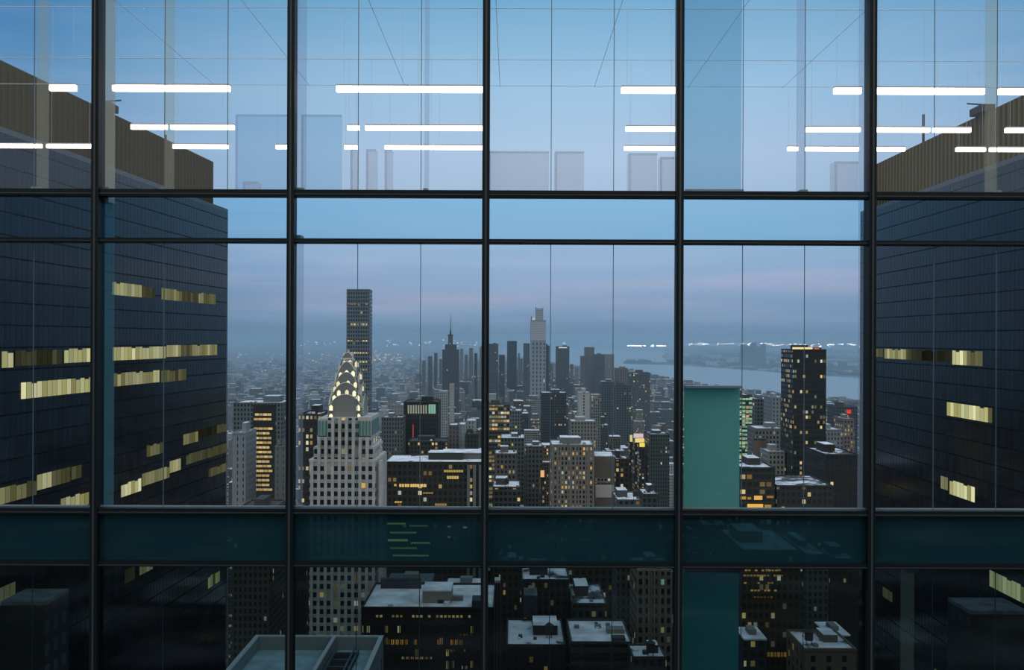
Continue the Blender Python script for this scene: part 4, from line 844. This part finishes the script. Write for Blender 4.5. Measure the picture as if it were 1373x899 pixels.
import bisect
stuff = MB(); sky = [900.0] * 1373; handled = sorted(hand, key=lambda q: q[0]); hi = 0; fl = []
for (a, b, c, d, px) in cands:          # nearest first: how much of each one shows past the nearer ones
    if not free(a, b, c, d): continue
    while hi < len(handled) and handled[hi][0] < c:
        _, x0, x1, yt = handled[hi]; hi += 1
        for q in range(max(0, int(x0)), min(1373, int(x1) + 1)): sky[q] = min(sky[q], yt)
    cc, cn = palette[min(5, int(rnd.random() ** 1.2 * 6))]; h = hgt(px, c, rnd)
    st = rnd.random() < .5 and h > 45; hh = rnd.uniform(8, 22) if st else 0
    q0, q1 = max(0, int(px)), min(1372, int(b / c * F + W_ / 2)); yt = HY + (CZ - h) / (c if h > CZ else d) * F
    ar = sum(max(0, sky[q] - yt) for q in range(q0, q1 + 1) if 306 < q < 1150)
    for q in range(q0, q1 + 1): sky[q] = min(sky[q], yt)
    fl.append([ar, a, b, c, d, px, cc, cn, h, hh, st, yt])
keep = set(id(f) for f in sorted(fl, key=lambda f: -f[0])[:288] if f[0] > 12)
seen_labels = {}
nind = 0
for f in fl:
    ar, a, b, c, d, px, cc, cn, h, hh, st, yt = f
    kk_ = rnd.uniform(.75, 1.2); cc = tuple(v * kk_ for v in cc); lit = rnd.choice((.02, .04, .06, .1, .2))
    if id(f) in keep:
        nind += 1; snow = rnd.random() < .62
        w = (b - a) / 2; bay = sum(1 for q in mull_px[1:] if q < px); D_ = d - c
        fr = ((a + b) / 2 / c * F + W_ / 2 - mull_px[bay]) / 259; where = ['far left', 'left', 'middle', 'right', 'far right'][max(0, min(4, int(fr * 5)))]
        kindn = 'tower' if h > 75 else ('block' if h > 40 else 'house')
        low = 'near the horizon' if yt < 498 else ('just below the skyline' if yt < 530 else ('halfway down' if yt < 570 else ('rather low' if yt < 620 else ('low' if yt < 690 else 'at the bottom'))))
        sz = 'narrow' if b - a < 20 else ('medium' if b - a < 29 else 'broad')
        lab = '%s %s%s %s, %s roof, %s, %s of %s pane' % (sz, cn, ' stepped' if st else '', kindn, 'snowy' if snow else 'dark', low, where, bayn[bay])
        seen_labels.setdefault(lab, 0); seen_labels[lab] += 1
        m = MB().style(cc, lit, rnd.uniform(2.0, 3.4), rnd.uniform(3.0, 3.8), rnd.uniform(.35, .7))
        m.box(-w, w, 0, D_, 0, h)
        if st: m.box(-w * .6, w * .6, D_ * .2, D_ * .8, h, h + hh, 0, 0)
        o = m.build('city_building', [WALL], None, ((a + b) / 2, c, 0)); tag(o, lab, 'building', 'city buildings beyond the glass')
        rm = SNOW if snow else ROOF
        q = MB().style(cc, 0); q.box(-w + .4, w - .4, .4, D_ - .4, h + .02, h + .5)
        if st: q.box(-w * .6, w * .6, D_ * .2, D_ * .8, h + hh + .02, h + hh + .4)
        q.build('roof', rm, o)
        if not st and rnd.random() < .7:
            q = MB().style(cc, 0, fill=0); q.box(-w * .35, w * rnd.uniform(.1, .5), D_ * .35, D_ * .7, h + .5, h + rnd.uniform(3, 6)); q.build('roof_bulkhead', [WALL], o)
        if rnd.random() < .25 and c < 1500:
            tx = rnd.uniform(-w * .7, w * .7); MB().cyl(tx, 5, 1.8, h + 3, h + 6.5, n=9).cyl(tx, 5, 2, h + 6.5, h + 8, n=9, r1=.1).cyl(tx, 5, .5, h + .5, h + 3, n=6).build('water_tank', mat('tank_wood'), o)
    else:
        sc = 1.0 if c < 4000 else 2.2
        stuff.style(cc, min(.3, lit * (1.0 if c < 4000 else 1.3)), 3.6 * sc, 4.2 * sc, .55, rnd.random()); stuff.box(a, b, c, d, .7, h)
        if st: stuff.box(a + (b - a) * .2, a + (b - a) * .8, c + (d - c) * .2, c + (d - c) * .8, h, h + hh)
        g = stuff.grid; stuff.grid = (g[0], g[1], g[2], rnd.uniform(.1, 1.0))
        stuff.box(a + 1, b - 1, c + 1, d - 1, h + .05, h + .9, 1)
        if rnd.random() < .5:
            stuff.style(cc, 0, fill=0); stuff.box(a + (b - a) * .2, a + (b - a) * .6, c + (d - c) * .3, c + (d - c) * .7, h + .9, h + 6, 0)
by = {}
for o in col.objects:
    if o.name.startswith('city_building'): by.setdefault(o['label'], []).append(o)
for lab, os_ in by.items():
    if len(os_) > 1:
        os_.sort(key=lambda o: o.location.x / o.location.y)
        for o, wd_ in zip(os_, ['leftmost'] + ['middle'] * (len(os_) - 2) + ['rightmost']): o['label'] = wd_ + ' ' + lab
print('dup labels', sum(v for v in seen_labels.values() if v > 1))
print('individual fillers', nind, 'stuff boxes', len(stuff.f) // 6)
tag(stuff.build('distant_rooftops', [WALL, ROOF], None, (0, 0, 0)), 'hazy carpet of small distant buildings reaching to the horizon', 'distant city', None, 'stuff')
# far shore skyline
m = MB()
for i in range(46):
    px = RND.choice((RND.uniform(993, 1024), RND.uniform(993, 1024), RND.uniform(910, 1150))); yb = 486 + (px - 905) / 245 * 12; Y = F * CZ / (yb - HY) * 1.02
    tall = 993 < px < 1024; ht = RND.uniform(150, 300) if tall else RND.uniform(30, 110)
    a = (px - W_ / 2) / F * Y; m.style((.10, .12, .13), .03, 10, 12, .5); w = RND.uniform(20, 38); m.box(a - w, a + w, Y, Y + 60, 1, ht)
tag(m.build('far_shore_skyline', [WALL], None, (0, 0, 0)), 'hazy cluster of high buildings on the far shore of the river', 'distant city', None, 'stuff')
m = MB(); m.style((.06, .075, .08), 0, fill=0)
for i in range(420):
    px = RND.uniform(905, 1165); py = RND.uniform(462, 489 + (px - 905) / 245 * 14); X, Y = gp(px, py)
    w = RND.uniform(40, 160) * Y / 12000; m.box(X - w, X + w, Y, Y + 60, 1, RND.uniform(12, 45) * Y / 12000, RND.choice((0, 0, 1)))
tag(m.build('far_shore_sheds', [WALL, ROOF], None, (0, 0, 0)), 'low sheds and trees on the flat land across the river', 'distant city', None, 'stuff')
# low hills beyond the bay
m = MB(); yb = 45000; n = 90; prev = None
for i in range(n + 1):
    X = -38000 + 76000 * i / n; px = X / yb * F + W_ / 2
    h = 170 + 40 * math.sin(i * .37) + 40 * math.sin(i * .93 + 1) + RND.uniform(-12, 12) + (40 if px > 900 else 0)
    k = len(m.v); m.v += [(X, 0, 0), (X, 900, h), (X, 4000, 0)]
    if prev is not None: m.face((prev, k, k + 1, prev + 1)); m.face((prev + 1, k + 1, k + 2, prev + 2)); m.face((prev, prev + 2, k + 2, k))
    prev = k
m.face((0, 1, 2)); m.face((prev, prev + 2, prev + 1))
tag(m.build('far_hills', mat('far_hill_land', (.03, .045, .05), .95), None, (0, yb, 1)), 'low dark hills along the horizon', 'hills', None, 'structure')
# distant street lights
m = MB()
def ridge(px, py, w, c, s):
    Y = 44900; u = Y / F; X, z = PX(px, py, Y); m.col = (*lin(*c), s * 45); m.box(X - w * u / 2, X + w * u / 2, Y, Y + 20, z - .6 * u, z + .6 * u)
for i in range(110): ridge(RND.uniform(915, 1155), 459.6 + abs(RND.gauss(0, 2.2)), RND.uniform(.8, 3.4), RND.choice([(255, 235, 215), (255, 210, 170), (240, 240, 255)]), RND.uniform(.4, 1.6))
for i in range(46): ridge(RND.uniform(842, 905), 463.2 + RND.uniform(-.3, .4), RND.uniform(1, 3), (255, 240, 230), RND.uniform(.6, 1.8))
for i in range(60): ridge(RND.uniform(400, 640), 461 + RND.gauss(0, 2.5), RND.uniform(.8, 3), (255, 235, 220), RND.uniform(.05, .3))
def speck(px, py, w, c, s, hz=0):
    X, Y = gp(px, py); u = Y / F; m.col = (*lin(*c), s); m.box(X - w * u / 2, X + w * u / 2, Y, Y + 6, 8, 8 + 0.8 * u * max(.6, w * .5))
for i in range(60): speck(RND.uniform(915, 1152), 466 + 14 * RND.random(), RND.uniform(.8, 3.2), RND.choice([(255, 235, 215), (255, 210, 170), (240, 240, 255)]), RND.uniform(.6, 2.4))
for i in range(90): speck(RND.uniform(920, 1150), RND.uniform(468, 494), RND.uniform(.8, 2.6), RND.choice([(255, 235, 215), (255, 210, 170), (220, 235, 255)]), RND.uniform(.3, 1.2))
for i in range(420): speck(RND.uniform(310, 700), HY + 7 + 42 * RND.random() ** .8, RND.uniform(.8, 2.4), RND.choice([(255, 235, 215), (255, 200, 150), (220, 235, 255), (255, 170, 150)]), RND.uniform(.5, 2.6))
for i in range(60): speck(RND.uniform(500, 540), RND.uniform(474, 488), RND.uniform(1, 2.6), (255, 215, 150), RND.uniform(.6, 1.8))
tag(m.build('distant_street_lights', LITM, None, (0, 0, 0)), 'tiny points of street light scattered towards the horizon', 'lights', None, 'stuff')
# ================================================================== haze over the city
hz = bpy.data.materials.new('evening_haze'); hz.use_nodes = True; t = NT(hz.node_tree)
vs = t.n('ShaderNodeVolumeScatter'); vs.inputs['Color'].default_value = (0.62, 0.82, 0.96, 1); vs.inputs['Density'].default_value = 0.000076; vs.inputs['Anisotropy'].default_value = 0.3
o = t.n('ShaderNodeOutputMaterial'); 
va = t.n('ShaderNodeVolumeAbsorption'); va.inputs['Color'].default_value = (0.62, 0.82, 0.96, 1); va.inputs['Density'].default_value = 0.000076
ad = t.n('ShaderNodeAddShader'); t.nt.links.new(vs.outputs[0], ad.inputs[0]); t.nt.links.new(va.outputs[0], ad.inputs[1]); t.nt.links.new(ad.outputs[0], o.inputs['Volume'])
o = MB().box(-60000, 60000, 0, 90000, 0, 450).build('evening_haze', hz, None, (0, 850, -1)); tag(o, 'thin blue evening haze lying over the distant city', 'haze', None, 'stuff')
